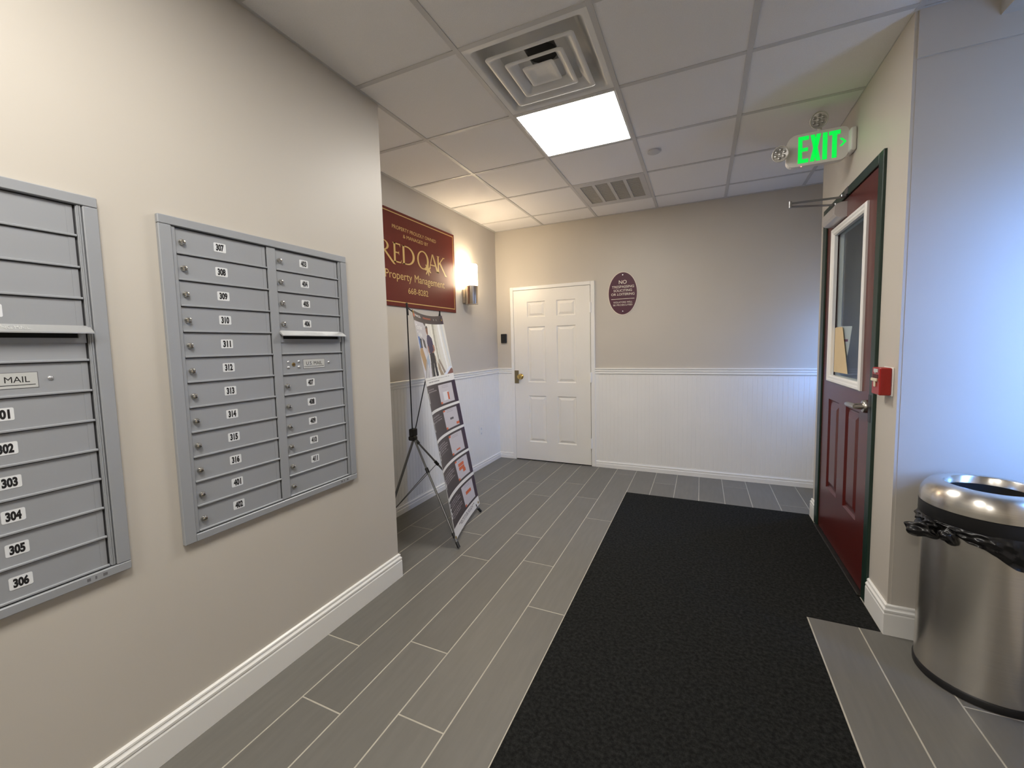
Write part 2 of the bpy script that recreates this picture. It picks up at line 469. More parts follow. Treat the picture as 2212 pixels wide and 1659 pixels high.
# soffit
bm = bmesh.new(); bx(bm, 2.684, XS2, YR, YS2, 2.607, H - .001); bx(bm, 2.684, XE, YS2, YN - .0076, 2.607, H - .001)
struct('trim_1', bm, 'wall_paint', 'low painted soffit along the window wall')
# vestibule lining behind the red door
bm = bmesh.new(); bx(bm, DW + .05, XE, 1.925, 1.94, 0, H); bx(bm, DW + .05, XE, YN + .12, YN + .135, 0, H)
struct('wall_vestibule', bm, 'vestibule_paint', 'grey vestibule wall seen through the door glass')

# baseboards
tall = [(0, 0), (.016, 0), (.016, .098), (.0135, .104), (.0155, .110), (.0155, .118), (.010, .124), (.0085, .128), (.0105, .133), (.0095, .139), (.004, .143), (0, .143)]
small = [(0, 0), (.014, 0), (.014, .040), (.011, .046), (.013, .052), (.012, .064), (.006, .070), (.007, .076), (.004, .082), (0, .082)]
def base(name, label, parts):
    bm = bmesh.new()
    for prof, fn, a, b, *m in parts: run(bm, prof, fn, a, b, *m)
    struct(name, bm, 'white_trim', label)
base('baseboard_left', 'tall white baseboard under the mailboxes', [(tall, lambda s, o, z: (o, s, z), YR, .16, 0, 1), (tall, lambda s, o, z: (s, .16 + o, z), XA + .02, 0, 0, 1)])
base('baseboard_alcove', 'low white moulded baseboard behind the banner', [(small, lambda s, o, z: (XA + o, s, z), .16, YB)])
base('baseboard_back', 'low white moulded baseboard on the end wall', [(small, lambda s, o, z: (s, YB - o, z), XA, -.424), (small, lambda s, o, z: (s, YB - o, z), .58, XR)])
base('baseboard_right', 'tall white baseboard wrapping the corner by the red door', [(tall, lambda s, o, z: (DW - o, s, z), YN, .872, -1, 0), (tall, lambda s, o, z: (DW - o, s, z), 1.962, 2.06, 0, 1),
     (tall, lambda s, o, z: (s, YN - o, z), DW, XE, -1, 0)])

# beadboard wainscot and chair rail
ZR0, ZR1 = 1.036, 1.100
rail = [(0, 0), (.010, 0), (.014, .004), (.015, .013), (.010, .018), (.010, .022), (.016, .028), (.017, .038), (.010, .044), (.010, .047), (.020, .052), (.021, .060), (.016, .064), (0, .064)]
def bead(fn, s0, s1, parent):
    bm = bmesh.new(); P = .0406; s = s0
    pts = [(s0, .006)]
    while s + P < s1:
        s += P; pts += [(s - .003, .006), (s - .0012, .0048), (s + .0, .0056), (s + .0012, .0048), (s + .003, .006)]
    pts.append((s1, .006))
    lo = [bm.verts.new(fn(a, o, .08)) for a, o in pts]; hi = [bm.verts.new(fn(a, o, ZR0 + .01)) for a, o in pts]
    for i in range(len(pts) - 1): bm.faces.new((lo[i], lo[i + 1], hi[i + 1], hi[i]))
    o = obj('beadboard', bm, 'white_trim', parent)
    bm = bmesh.new(); run(bm, [(a, ZR0 + z) for a, z in rail], fn, s0, s1)
    obj('chair_rail', bm, 'white_trim', parent)
bead(lambda s, o, z: (XA + o, s, z), .16, YB, wall_alc)
bead(lambda s, o, z: (s, YB - o, z), XA, -.424, wall_back)
bead(lambda s, o, z: (s, YB - o, z), .58, XR, wall_back)

# ------------------------------------------------------------------ white six-panel door
DX0, DX1, DZ1 = -0.380, 0.531, 2.003
bm = bmesh.new()
for d in ((-.424, DX0 - .004, 0, 2.046), (DX1 + .004, .580, 0, 2.046), (DX0 - .004, DX1 + .004, DZ1 + .004, 2.046)):
    bx(bm, d[0], d[1], YB - .017, YB, d[2], d[3], bev=.003)
door1 = struct('door_1', bm, 'white_trim', 'white six-panel door with brass knob in the end wall')
def paneled(bm, cols, rows, u0, u1, v0, v1, fn, depth=.007, band=.022):
    us = sorted({u0, u1, *[c for p in cols for c in p]}); vs = sorted({v0, v1, *[c for p in rows for c in p]})
    for i in range(len(us) - 1):
        for j in range(len(vs) - 1):
            a, b, c, d = us[i], us[i + 1], vs[j], vs[j + 1]
            if (a, b) in cols and (c, d) in rows:
                lv = [(0, 0), (band * .35, -depth), (band * .65, -depth), (band * 1.6, -.001)]
                rings = []
                for ins, h in lv:
                    rings.append([bm.verts.new(fn(*p, h)) for p in ((a + ins, c + ins), (b - ins, c + ins), (b - ins, d - ins), (a + ins, d - ins))])
                for q in range(len(rings) - 1):
                    for k in range(4): bm.faces.new((rings[q][k], rings[q][(k + 1) % 4], rings[q + 1][(k + 1) % 4], rings[q + 1][k]))
                bm.faces.new(rings[-1])
            else:
                bm.faces.new([bm.verts.new(fn(*p, 0)) for p in ((a, c), (b, c), (b, d), (a, d))])
    for p, q in (((u0, v0), (u1, v0)), ((u1, v0), (u1, v1)), ((u1, v1), (u0, v1)), ((u0, v1), (u0, v0))):
        bm.faces.new([bm.verts.new(fn(*p, 0)), bm.verts.new(fn(*q, 0)), bm.verts.new(fn(*q, -.012)), bm.verts.new(fn(*p, -.012))])
    weld(bm)
bm = bmesh.new()
paneled(bm, [(-.210, .010), (.146, .368)], [(.226, .776), (.934, 1.580), (1.690, 1.868)], DX0, DX1, .012, DZ1, lambda a, b, h: (a, YB - .0155 + (-h), b), depth=.011, band=.026)
leaf = obj('door_leaf', bm, 'white_door', door1)
bm = bmesh.new(); bx(bm, DX0 - .003, DX1 + .003, YB - .0012, YB, .0, DZ1 + .003)
obj('shadow_gap', bm, 'black_void', door1)
bm = bmesh.new(); disc(bm, (-.303, YB - .0135, 1.0), (0, -1, 0), 1, [(.0, 0), (.033, 0), (.033, .005), (.022, .009), (.012, .014), (.011, .030), (.018, .036), (.028, .046), (.030, .056), (.024, .066), (.008, .070), (0, .070)])
obj('knob', bm, 'brass', door1, smooth=True)
bm = bmesh.new(); bx(bm, -.383, -.332, YB - .0215, YB - .0136, .920, 1.072, bev=.001)
for z in (.935, 1.057): disc(bm, (-.344, YB - .0215, z), (0, -1, 0), 1, [(0, 0), (.005, 0), (.004, .002), (0, .0025)], 10)
obj('latch_guard', bm, 'brass_dark', door1)
for z in (1.762, .998, .258):
    bm = bmesh.new(); bx(bm, .523, .546, YB - .0245, YB - .013, z - .055, z + .055, bev=.002)
    tube(bm, [(.5345, YB - .024, z - .057), (.5345, YB - .024, z + .057)], .006, 8)
    obj('hinge', bm, 'white_trim', door1)

# ------------------------------------------------------------------ red door with glass
bm = bmesh.new()
XF = DW - .014
for d in ((.878, .938, 0, 2.262), (1.872, 1.952, 0, 2.262), (.938, 1.872, 2.212, 2.262)):
    bx(bm, XF, DW + .048, *d, bev=.003)
door2 = struct('door_2', bm, 'frame_green', 'dark red half-glazed door in a green metal frame')
LY0, LY1, LZ0, LZ1 = .942, 1.868, .018, 2.207
GY0, GY1, GZ0, GZ1 = 1.075, 1.722, 1.080, 2.080
XL = DW - .004
bm = bmesh.new()
fnl = lambda a, b, h: (XL - h, a, b)
paneled(bm, [(1.103, 1.335), (1.470, 1.704)], [(.352, .962)], LY0, LY1, LZ0, GZ0 + .02, fnl, depth=.011, band=.034)
for d in ((LY0, GY0 + .02, GZ0 + .02, LZ1), (GY1 - .02, LY1, GZ0 + .02, LZ1), (GY0 + .02, GY1 - .02, GZ1 - .02, LZ1)):
    bx(bm, XL, XL + .042, *d)
bx(bm, XL + .012, XL + .042, LY0, LY1, LZ0, GZ0 + .02)
obj('door_leaf', bm, 'door_red', door2)
def lite(x0, sgn, nm):
    bm = bmesh.new(); t = .045
    prof = [(0, 0), (0, .010), (.006, .016), (.018, .016), (.024, .012), (.036, .012), (t, .004), (t, -.014), (0, -.014)]
    rings = []
    for (ins, h) in prof:
        rings.append([bm.verts.new((x0 - sgn * h, y, z)) for y, z in ((GY0 + ins, GZ0 + ins), (GY1 - ins, GZ0 + ins), (GY1 - ins, GZ1 - ins), (GY0 + ins, GZ1 - ins))])
    for q in range(len(rings)):
        nx = (q + 1) % len(rings)
        for k in range(4): bm.faces.new((rings[q][k], rings[q][(k + 1) % 4], rings[nx][(k + 1) % 4], rings[nx][k]))
    return obj(nm, bm, 'white_trim', door2)
lf = lite(XL, 1, 'glazing_frame'); lite(XL + .042, -1, 'glazing_frame')
box_obj('glass_pane', 'door_glass', door2, XL + .018, XL + .024, GY0 + .04, GY1 - .04, GZ0 + .04, GZ1 - .04)
# lever handle
YH, ZH = 1.003, 1.008
bm = bmesh.new(); disc(bm, (XL, YH, ZH), (-1, 0, 0), 1, [(0, 0), (.034, 0), (.034, .010), (.030, .016), (.017, .019), (.014, .052), (.0, .052)])
lv = obj('lever_handle', bm, 'steel', door2, smooth=True)
bm = bmesh.new(); tube(bm, [(XL - .046, YH - .012, ZH), (XL - .049, YH + .03, ZH), (XL - .049, YH + .09, ZH - .002), (XL - .047, YH + .135, ZH - .006)], [.0145, .014, .0135, .0115], 12)
obj('lever', bm, 'steel', lv, smooth=True)
box_obj('strike_plate', 'black_plastic', door2, XF - .001, XF + .004, .905, .940, ZH - .07, ZH + .07)
# closer
bm = bmesh.new()
cy0, cy1, cz0, cz1 = 1.452, 1.735, 2.098, 2.188
prof = [(0, cz0), (.030, cz0), (.052, cz0 + .008), (.062, cz0 + .022), (.062, cz1 - .022), (.052, cz1 - .008), (.030, cz1), (0, cz1)]
run(bm, prof, lambda s, o, z: (XL - o, s, z), cy0, cy1)
cl = obj('door_closer', bm, 'closer_silver', door2, smooth=True, angle=25)
EL = Vector((2.134, 1.442, 2.215))
bm = bmesh.new(); tube(bm, [(XF - .022, 1.432, 2.208), EL], .0065, 8); tube(bm, [EL + Vector((0, 0, -.028)), EL + Vector((0, 0, .012))], .009, 10)
obj('closer_arm', bm, 'dark_steel', cl, smooth=True)
bm = bmesh.new(); tube(bm, [EL + Vector((0, 0, -.02)), (XL - .034, 1.545, 2.196)], .0065, 8); tube(bm, [(XL - .034, 1.545, 2.186), (XL - .034, 1.545, 2.205)], .012, 10)
obj('closer_arm', bm, 'dark_steel', cl, smooth=True)
bm = bmesh.new(); bx(bm, XF - .004, XF, 1.40, 1.465, 2.218, 2.258); bx(bm, XF - .03, XF - .003, 1.415, 1.45, 2.206, 2.222, bev=.003)
obj('arm_bracket', bm, 'dark_steel', cl)
bm = bmesh.new(); bx(bm, DW - .028, DW + .05, .938, 1.90, .0012, .012, bev=.003)
obj('threshold', bm, 'threshold_metal', door2)
# papers on the glass
bm = bmesh.new(); prism(bm, [(1.672, 1.145), (1.672, 1.435), (1.640, 1.439), (1.522, 1.436), (1.388, 1.150)], lambda a, b, h: (XL + .0142 + h, a, b), .002)
tag(obj('envelope', bm, 'manila'), 'tan paper envelope taped low on the red door glass', 'envelope')
n = thing('notice', 'white notice sheet with purple bars behind the red door glass', 'notice', (XL + .0245, 1.47, 1.20))
bm = bmesh.new(); prism(bm, [(1.646, 1.444), (1.372, 1.437), (1.420, 1.300), (1.478, 1.190), (1.646, 1.190)], lambda a, b, h: (XL + .0246 + h, a, b), .0012)
obj('sheet', bm, 'paper', n)
for z0, z1 in ((1.345, 1.360), (1.205, 1.222), (1.27, 1.275)):
    box_obj('print_bar', 'ink_purple', n, XL + .0241, XL + .0245, 1.44 if z0 > 1.3 else 1.485, 1.60, z0, z1)

# ------------------------------------------------------------------ mailboxes
def mailbox(yr, numsL, numsR, label, key):
    y0, y1, z0, z1 = yr - .795, yr, .701, 1.830
    root = thing('mailbox_unit', label, 'mailbox', (0.0, (y0 + y1) / 2, z0), 'wall mailbox banks')
    zt, zb = 1.7985, .7305; P = (zt - zb) / 12
    cols = [(yr - .743, yr - .421), (yr - .377, yr - .053)]
    box_obj('back_panel', 'mailbox_dark', root, .0004, .0022, y0 + .012, y1 - .012, z0 + .012, z1 - .012)
    FW = .038
    bm = bmesh.new()
    X1 = .0165
    for a in ((y0, y0 + FW, z0, z1 - .0305), (y1 - FW + .004, y1, z0 + .0265, z1 - .0305)): bx(bm, 0.0004, X1, *a, bev=.0022)
    bx(bm, 0.0004, X1, y0, y1, z1 - .030, z1, bev=.0022)
    bx(bm, 0.0004, X1, y0 + FW + .0004, y1, z0, z0 + .026, bev=.0022)
    obj('outer_frame', bm, 'mailbox_paint', root)
    for a, b in ((y0 + FW, cols[0][0] - .001), (cols[0][1] + .0055, cols[1][0] - .001), (cols[1][1] + .0055, y1 - FW + .003)):
        bm = bmesh.new(); bx(bm, .0022, .0105, a, b, zb, zt, bev=.0012)
        if b - a < .03 and a > yr - .1:
            for q in (.3, .65): bx(bm, .0105, .0128, a + (b - a) * q - .0015, a + (b - a) * q + .0015, zb, zt)
        obj('stile', bm, 'mailbox_paint', root)
    src = {}
    def door(ci, r, num, lock=True, kind='door'):
        a, b = cols[ci]; top = zt - r * P; bot = top - P
        bm = bmesh.new()
        bx(bm, .0022, .0052, a, b - .014, bot + .0065, top - .0024)
        bx(bm, .0022, .0060, b - .014, b, bot + .0065, top - .0024)
        bx(bm, .0022, .0112, a, b + .004, bot + .0002, bot + .0065, bev=.0012)
        d = obj(kind, bm, 'mailbox_paint', root)
        if lock:
            bm = bmesh.new()
            c = (.0052, a + .0185, bot + P * .47)
            disc(bm, c, (1, 0, 0), 1, [(0, 0), (.0105, 0), (.0105, .004), (.0088, .0075), (.0078, .0105), (.0065, .0112), (0, .0112)], 20)
            obj('lock', bm, 'chrome', d, smooth=True)
            bm = bmesh.new(); bx(bm, c[0] + .0112, c[0] + .0115, c[1] - .0008, c[1] + .0008, c[2] - .004, c[2] + .004)
            obj('keyhole', bm, 'ink_black', d)
        if num is not None:
            lc = a + .145 if ci == 0 else a + (.150 if key else .138); lz = bot + P * .535
            bm = bmesh.new()
            w, h, rr = .0215, .0165, .0035
            poly = []
            for sx, sy, a0 in ((1, 1, 0), (-1, 1, 90), (-1, -1, 180), (1, -1, 270)):
                for k in range(4):
                    t = math.radians(a0 + 30 * k); poly.append((lc + sx * (w - rr) + rr * math.cos(t), lz + sy * (h - rr) + rr * math.sin(t)))
            prism(bm, poly, lambda p, q, hh: (.0052 + hh, p, q), .0006)
            obj('number_label', bm, 'label_white', d)
            bm = bmesh.new(); text(bm, num, lambda p, q: (.0060, p, q), lc - .0142, lc + .0142, lz - .0126, lz + .0126, bold=.055)
            obj('number', bm, 'ink_black', d)
        return d
    for r, nm in enumerate(numsL): door(0, r, nm)
    for r, nm in enumerate(numsR):
        if nm == 'SLOT':
            a, b = cols[1]; top = zt - r * P; bot = top - P
            bm = bmesh.new(); bx(bm, .0022, .0052, a, b, bot + .0065, top - .036); bx(bm, .0022, .0112, a, b + .004, bot + .0002, bot + .0065, bev=.0012)
            bx(bm, .0022, .0085, a - .002, b + .002, top - .036, top - .022)
            bx(bm, .0022, .0085, a - .002, a + .012, top - .022, top - .004); bx(bm, .0022, .0085, b - .014, b + .002, top - .022, top - .004)
            sp = obj('slot_panel', bm, 'mailbox_paint', root)
            box_obj('slot_opening', 'black_void', sp, .0022, .0030, a + .012, b - .014, top - .022, top - .004)
            bm = bmesh.new()
            prism(bm, [(.004, top + .012), (.006, top + .014), (.034, top - .006), (.034, top - .0095), (.030, top - .0095), (.004, top + .006)], lambda p, q, hh: (p, a - .006 + hh, q), (b + .012) - (a - .006))
            hd = obj('slot_hood', bm, 'bright_alu', sp)
            bm = bmesh.new(); text(bm, 'OUTGOING MAIL', lambda p, q: (.0062 + .028 * (1 - q) + .0006, p, top + .014 - .020 * (1 - q) + .0006), (a + b) / 2 - .05, (a + b) / 2 + .05, .25, .75)
            obj('lettering', bm, 'mail_sticker', sp)
        elif nm == 'USMAIL':
            d = door(1, r, None, lock=False, kind='carrier_door')
            a, b = cols[1]; top = zt - r * P; bot = top - P; zc = bot + P * .50
            for py, pz in ((.030, .012), (.030, -.012), (.082, .012), (.082, -.012), (.245, .002)):
                bm = bmesh.new(); disc(bm, (.0052, a + py, zc + pz), (1, 0, 0), 1, [(.0062, 0), (.0055, .0025), (.003, .0042), (0, .0048)], 12)
                obj('rivet', bm, 'bolt_silver', d, smooth=True)
            bm = bmesh.new(); disc(bm, (.0052, a + .056, zc), (1, 0, 0), 1, [(0, 0), (.0085, 0), (.008, .002), (0, .0022)], 18)
            obj('arrow_lock', bm, 'brass', d, smooth=True)
            box_obj('keyhole', 'ink_black', d, .0074, .0077, a + .050, a + .062, zc - .0012, zc + .0012)
            bm = bmesh.new(); bx(bm, .0052, .0056, a + .104, a + .222, zc - .022, zc + .021)
            obj('plate_outline', bm, 'ink_grey', d)
            bm = bmesh.new(); bx(bm, .0056, .0062, a + .1055, a + .2205, zc - .0205, zc + .0195)
            pl = obj('mail_plate', bm, 'mail_sticker', d)
            bm = bmesh.new(); text(bm, 'U.S. MAIL', lambda p, q: (.0064, p, q), a + .120, a + .206, zc - .006, zc + .010)
            obj('lettering', bm, 'ink_black', d)
            box_obj('rule_line', 'ink_black', d, .0062, .0064, a + .108, a + .216, zc - .0135, zc - .0118)
        else:
            door(1, r, nm)
    # maker's stamp on the lower frame
    bm = bmesh.new()
    for k, w in enumerate((.008, .004, .010)): bx(bm, .0165, .0168, yr - .105 + k * .018, yr - .105 + k * .018 + w, z0 + .009, z0 + .018)
    obj('stamp', bm, 'ink_grey', root)
    return root
mailbox(-.143, ['307', '308', '309', '310', '311', '312', '313', '314', '315', '316', '401', '402'],
        ['403', '404', '405', '406', 'SLOT', 'USMAIL', '407', '408', '409', '410', '411', None], 'grey wall mailbox unit numbered 307 to 411, fully in view', 0)
mailbox(-1.087, [None] * 12, ['213', '214', '215', '216', 'SLOT', 'USMAIL', '301', '302', '303', '304', '305', '306'], 'grey wall mailbox unit numbered 301 to 306, cut off at the left edge', 1)

# ------------------------------------------------------------------ entrance mat
bm = bmesh.new()
poly = [(MX0 + .004, -2.6), (MX1 - .004, -2.6), (MX1 - .004, YN + .0), (DW - .018, YN + .0), (DW - .018, .94), (DW + .0, .94), (DW + .0, 1.87), (DW - .018, 1.87), (DW - .018, MY1 - .004), (MX0 + .004, MY1 - .004)]
prism(bm, poly, lambda a, b, h: (a, b, -.0015 + h), .0026)
tag(obj('entrance_mat', bm, 'mat_carpet'), 'black carpet entrance mat set into the tile floor', 'mat')

# ------------------------------------------------------------------ ceiling light panels
def light_panel(i, j, label):
    x0, x1, y0, y1 = i * G + .0135, (i + 1) * G - .0135, j * G + .0135, (j + 1) * G - .0135
    t = thing('ceiling_light', label, 'ceiling light', ((x0 + x1) / 2, (y0 + y1) / 2, H + .002), 'square ceiling light panels')
    bm = bmesh.new(); w = .008
    for d in ((x0, x0 + w, y0, y1), (x1 - w, x1, y0, y1), (x0 + w, x1 - w, y0, y0 + w), (x0 + w, x1 - w, y1 - w, y1)): bx(bm, *d, H + .0005, H + .03)
    obj('frame', bm, 'vent_white', t)
    bm = bmesh.new(); bm.faces.new([bm.verts.new((*p, H + .003)) for p in ((x0 + w, y0 + w), (x0 + w, y1 - w), (x1 - w, y1 - w), (x1 - w, y0 + w))])
    me = bpy.data.meshes.new('diffuser'); bm.transform(Matrix.Translation(-ORG[t])); bm.to_mesh(me); bm.free(); me.materials.append(MT['panel_glow'])
    d = bpy.data.objects.new('diffuser', me); COL.objects.link(d); d.parent = t; ORG[d] = ORG[t]
    box_obj('housing', 'vent_white', t, x0 + .002, x1 - .002, y0 + .002, y1 - .002, H + .031, H + .06)
light_panel(1, 1, 'square white light panel in the ceiling next to the air diffuser')
light_panel(1, -3, 'square white light panel in the ceiling above the viewer')
light_panel(1, -6, 'square white light panel in the ceiling at the rear of the lobby')

# supply diffuser
cx, cy = 1.5 * G, .5 * G
vent = thing('air_diffuser', 'square white stepped air supply diffuser in the ceiling', 'air vent', (cx, cy, H))
def sqring(bm, prof, rad, n=5, cap=False):
    rings = []
    for hf, z in prof:
        rr = min(rad, hf * .9); ring = []
        for q, (sx, sy) in enumerate(((1, 1), (-1, 1), (-1, -1), (1, -1))):
            for k in range(n):
                t = math.radians(90 * q + 90 * k / (n - 1))
                ring.append(bm.verts.new((cx + sx * (hf - rr) + rr * math.cos(t), cy + sy * (hf - rr) + rr * math.sin(t), z)))
        rings.append(ring)
    N = len(rings[0])
    for i in range(len(rings) - 1):
        for k in range(N): bm.faces.new((rings[i][k], rings[i][(k + 1) % N], rings[i + 1][(k + 1) % N], rings[i + 1][k]))
    if cap: bm.faces.new(rings[-1])
bm = bmesh.new(); sqring(bm, [(.302, H + .012), (.302, H + .001), (.268, H + .001), (.262, H + .004), (.245, H + .030), (.225, H + .070), (.200, H + .085), (.076, H + .088), (.076, H + .15), (.02, H + .15)], .02, cap=True)
obj('pan', bm, 'vent_white', vent, smooth=True)
bm = bmesh.new(); sqring(bm, [(.212, H - .006), (.214, H - .010), (.210, H - .0125), (.197, H - .0125), (.190, H - .009), (.160, H + .016), (.162, H + .019), (.205, H - .003), (.212, H - .006)], .018)
obj('louver_ring', bm, 'vent_white', vent, smooth=True)
bm = bmesh.new(); sqring(bm, [(.142, H - .010), (.144, H - .014), (.140, H - .0165), (.128, H - .0165), (.122, H - .013), (.096, H + .010), (.098, H + .013), (.135, H - .006), (.142, H - .010)], .016)
obj('louver_ring', bm, 'vent_white', vent, smooth=True)
bm = bmesh.new(); sqring(bm, [(.02, H + .004), (.070, H - .004), (.077, H - .008), (.078, H - .011), (.074, H - .013), (.058, H - .010), (.038, H - .002), (.02, H - .002)], .012, cap=True)
obj('center_plate', bm, 'vent_white', vent, smooth=True)
bm = bmesh.new(); disc(bm, (cx, cy, H + .0855), (0, 0, -1), 1, [(0, 0), (.074, 0)], 28)
obj('duct_opening', bm, 'black_void', vent)

# return grille
gx0, gx1, gy0, gy1 = G + .0135, 2 * G - .0135, 3 * G + .0135, 4 * G - .0135
gr = thing('return_grille', 'square return air grille with four mesh panels in the ceiling', 'air vent', ((gx0 + gx1) / 2, (gy0 + gy1) / 2, H))
bm = bmesh.new()
px = [gx0, gx0 + .045, 0, 0, gx1 - .045, gx1]
cw = (gx1 - gx0 - .09 - 3 * .026) / 4
bx(bm, gx0, gx1, gy0, gy0 + .05, H - .001, H + .01, bev=.001); bx(bm, gx0, gx1, gy1 - .07, gy1, H - .001, H + .01, bev=.001)
bx(bm, gx0, gx0 + .045, gy0 + .05, gy1 - .07, H - .001, H + .01); bx(bm, gx1 - .045, gx1, gy0 + .05, gy1 - .07, H - .001, H + .01)
for k in range(3):
    a = gx0 + .045 + cw * (k + 1) + .026 * k; bx(bm, a, a + .026, gy0 + .05, gy1 - .07, H - .001, H + .01)
obj('frame', bm, 'ceiling_grid', gr)
for k in range(4):
    a = gx0 + .045 + (cw + .026) * k
    bm = bmesh.new(); bx(bm, a, a + cw, gy0 + .05, gy1 - .07, H + .012, H + .016)
    m = 22
    for q in range(m):
        y = gy0 + .05 + (gy1 - gy0 - .12) * (q + .5) / m; bx(bm, a, a + cw, y - .0062, y + .0062, H + .003, H + .012)
    obj('mesh_panel', bm, 'grille_grey', gr)
# sprinkler cover
bm = bmesh.new(); disc(bm, (1.318, 1.469, H + .003), (0, 0, -1), 1, [(0, 0), (.040, 0), (.040, .006), (.043, .008), (.043, .011), (.040, .0125), (0, .013)], 32)
tag(obj('sprinkler_cover', bm, 'ceiling_grid', smooth=True), 'small round sprinkler cover plate in a ceiling tile', 'sprinkler')

# ------------------------------------------------------------------ exit sign
YX = 1.372
ex = thing('exit_sign', 'white exit sign with glowing green letters and two emergency lamp heads', 'exit sign', (DW - .005, YX + .02, 2.50))
bm = bmesh.new()
x0, x1, z0, z1 = 2.098, 2.402, 2.408, 2.594
poly = []
for (px_, pz, sx, sz, a0, rr) in ((x1, z1, -1, -1, 0, .03), (x0, z1, 1, -1, 90, .055), (x0, z0, 1, 1, 180, .04), (x1, z0, -1, 1, 270, .045)):
    for k in range(6):
        t = math.radians(a0 + 18 * k); poly.append((px_ + sx * rr + rr * math.cos(t), pz + sz * rr + rr * math.sin(t)))
prism(bm, poly, lambda a, b, h: (a, YX + h, b), .042)
body = obj('housing', bm, 'exit_white', ex)
fx = lambda a, b: (a, YX - .0008, b)
bm = bmesh.new()
def rect(bm, a, b, c, d): bm.faces.new([bm.verts.new(fx(*p)) for p in ((a, c), (b, c), (b, d), (a, d))])
def quadp(bm, *ps): bm.faces.new([bm.verts.new(fx(*p)) for p in ps])
zl, zh = 2.424, 2.578
st = .021
e0 = 2.156
rect(bm, e0, e0 + st, zl, zh); rect(bm, e0 + st, e0 + .053, zh - .023, zh); rect(bm, e0 + st, e0 + .050, 2.490, 2.511); rect(bm, e0 + st, e0 + .053, zl, zl + .023)
a = 2.216; b = 2.269; m_ = (a + b) / 2; zm = (zl + zh) / 2
quadp(bm, (a, zh), (a + .022, zh), (b, zl), (b - .022, zl)); quadp(bm, (b - .022, zh), (b, zh), (a + .022, zl), (a, zl))
rect(bm, 2.277, 2.300, zl, zh)
rect(bm, 2.307, 2.362, zh - .023, zh); rect(bm, 2.323, 2.346, zl, zh - .023)
quadp(bm, (2.357, 2.530), (2.371, 2.530), (2.392, 2.507), (2.378, 2.507)); quadp(bm, (2.378, 2.507), (2.392, 2.507), (2.371, 2.484), (2.357, 2.484))
obj('lettering', bm, 'exit_green', ex)
bm = bmesh.new(); bx(bm, DW - .030, DW - .0004, YX - .045, YX + .075, 2.438, 2.566, bev=.010, seg=3)
obj('canopy', bm, 'exit_white', ex, smooth=True)
for c, ax in (((2.064, YX - .02, 2.492), (-.35, -1, -.15)), ((2.255, YX - .01, 2.652), (-.35, -.9, -.35))):
    bm = bmesh.new(); disc(bm, Vector(c) - Vector(ax).normalized() * .0, ax, 1, [(0, -.035), (.026, -.032), (.040, -.012), (.046, .0), (.046, .006), (.042, .008), (.040, .004), (0, .004)], 30)
    hd = obj('lamp_head', bm, 'lamp_head', ex, smooth=True)
    bm = bmesh.new(); disc(bm, Vector(c) + Vector(ax).normalized() * .0042, ax, 1, [(0, .0), (.039, .0), (.0, .002)], 24)
    rot = Vector((0, 0, 1)).rotation_difference(Vector(ax).normalized()).to_matrix()
    for k in range(7):
        rr = 0 if k == 6 else .024
        p = rot @ Vector((rr * math.cos(k * PI / 3), rr * math.sin(k * PI / 3), .0045)) + Vector(c)
        disc(bm, p, ax, 1, [(.009, 0), (.009, .002), (.004, .0045), (0, .005)], 8)
    obj('lens', bm, 'lamp_lens', hd, smooth=True)
bm = bmesh.new(); tube(bm, [(2.10, YX + .02, 2.498), (2.075, YX, 2.494)], .014, 10)
obj('lamp_neck', bm, 'exit_white', ex)
bm = bmesh.new(); tube(bm, [(2.265, YX + .02, 2.59), (2.262, YX + .02, 2.645)], .012, 10)
obj('lamp_neck', bm, 'exit_white', ex)
box_obj('test_light', 'led_red', ex, 2.172, 2.178, YX + .004, YX + .008, 2.405, 2.408)

# ------------------------------------------------------------------ fire alarm pull station
fp = thing('fire_alarm', 'red fire alarm pull station beside the green door frame', 'fire alarm', (DW, .735, 1.10))
py0, py1, pz0, pz1 = .690, .784, 1.102, 1.228
box_obj('back_plate', 'white_trim', fp, DW - .006, DW - .0003, py0 - .006, py1 + .006, pz0 - .004, pz1 + .002, bev=.002)
box_obj('housing', 'pull_red', fp, DW - .050, DW - .006, py0, py1, pz0, pz1, bev=.004)
box_obj('recess', 'pull_recess_shade', fp, DW - .0512, DW - .050, py0 + .018, py1 - .012, 1.178, 1.196)  # thin plate in darkened red, painting the shade of a recess
bm = bmesh.new(); bx(bm, DW - .058, DW - .050, py0 + .018, py1 - .010, 1.164, 1.178, bev=.002); bx(bm, DW - .056, DW - .050, .728, .744, 1.138, 1.166, bev=.002)
obj('pull_handle', bm, 'cream', fp)
bm = bmesh.new(); bx(bm, DW - .0515, DW - .050, .712, .762, 1.206, 1.222, bev=.0005); disc(bm, (DW - .0515, .738, 1.205), (-1, 0, 0), 1, [(0, 0), (.006, 0), (.005, .002), (0, .002)], 12)
obj('name_plate', bm, 'mail_sticker', fp)

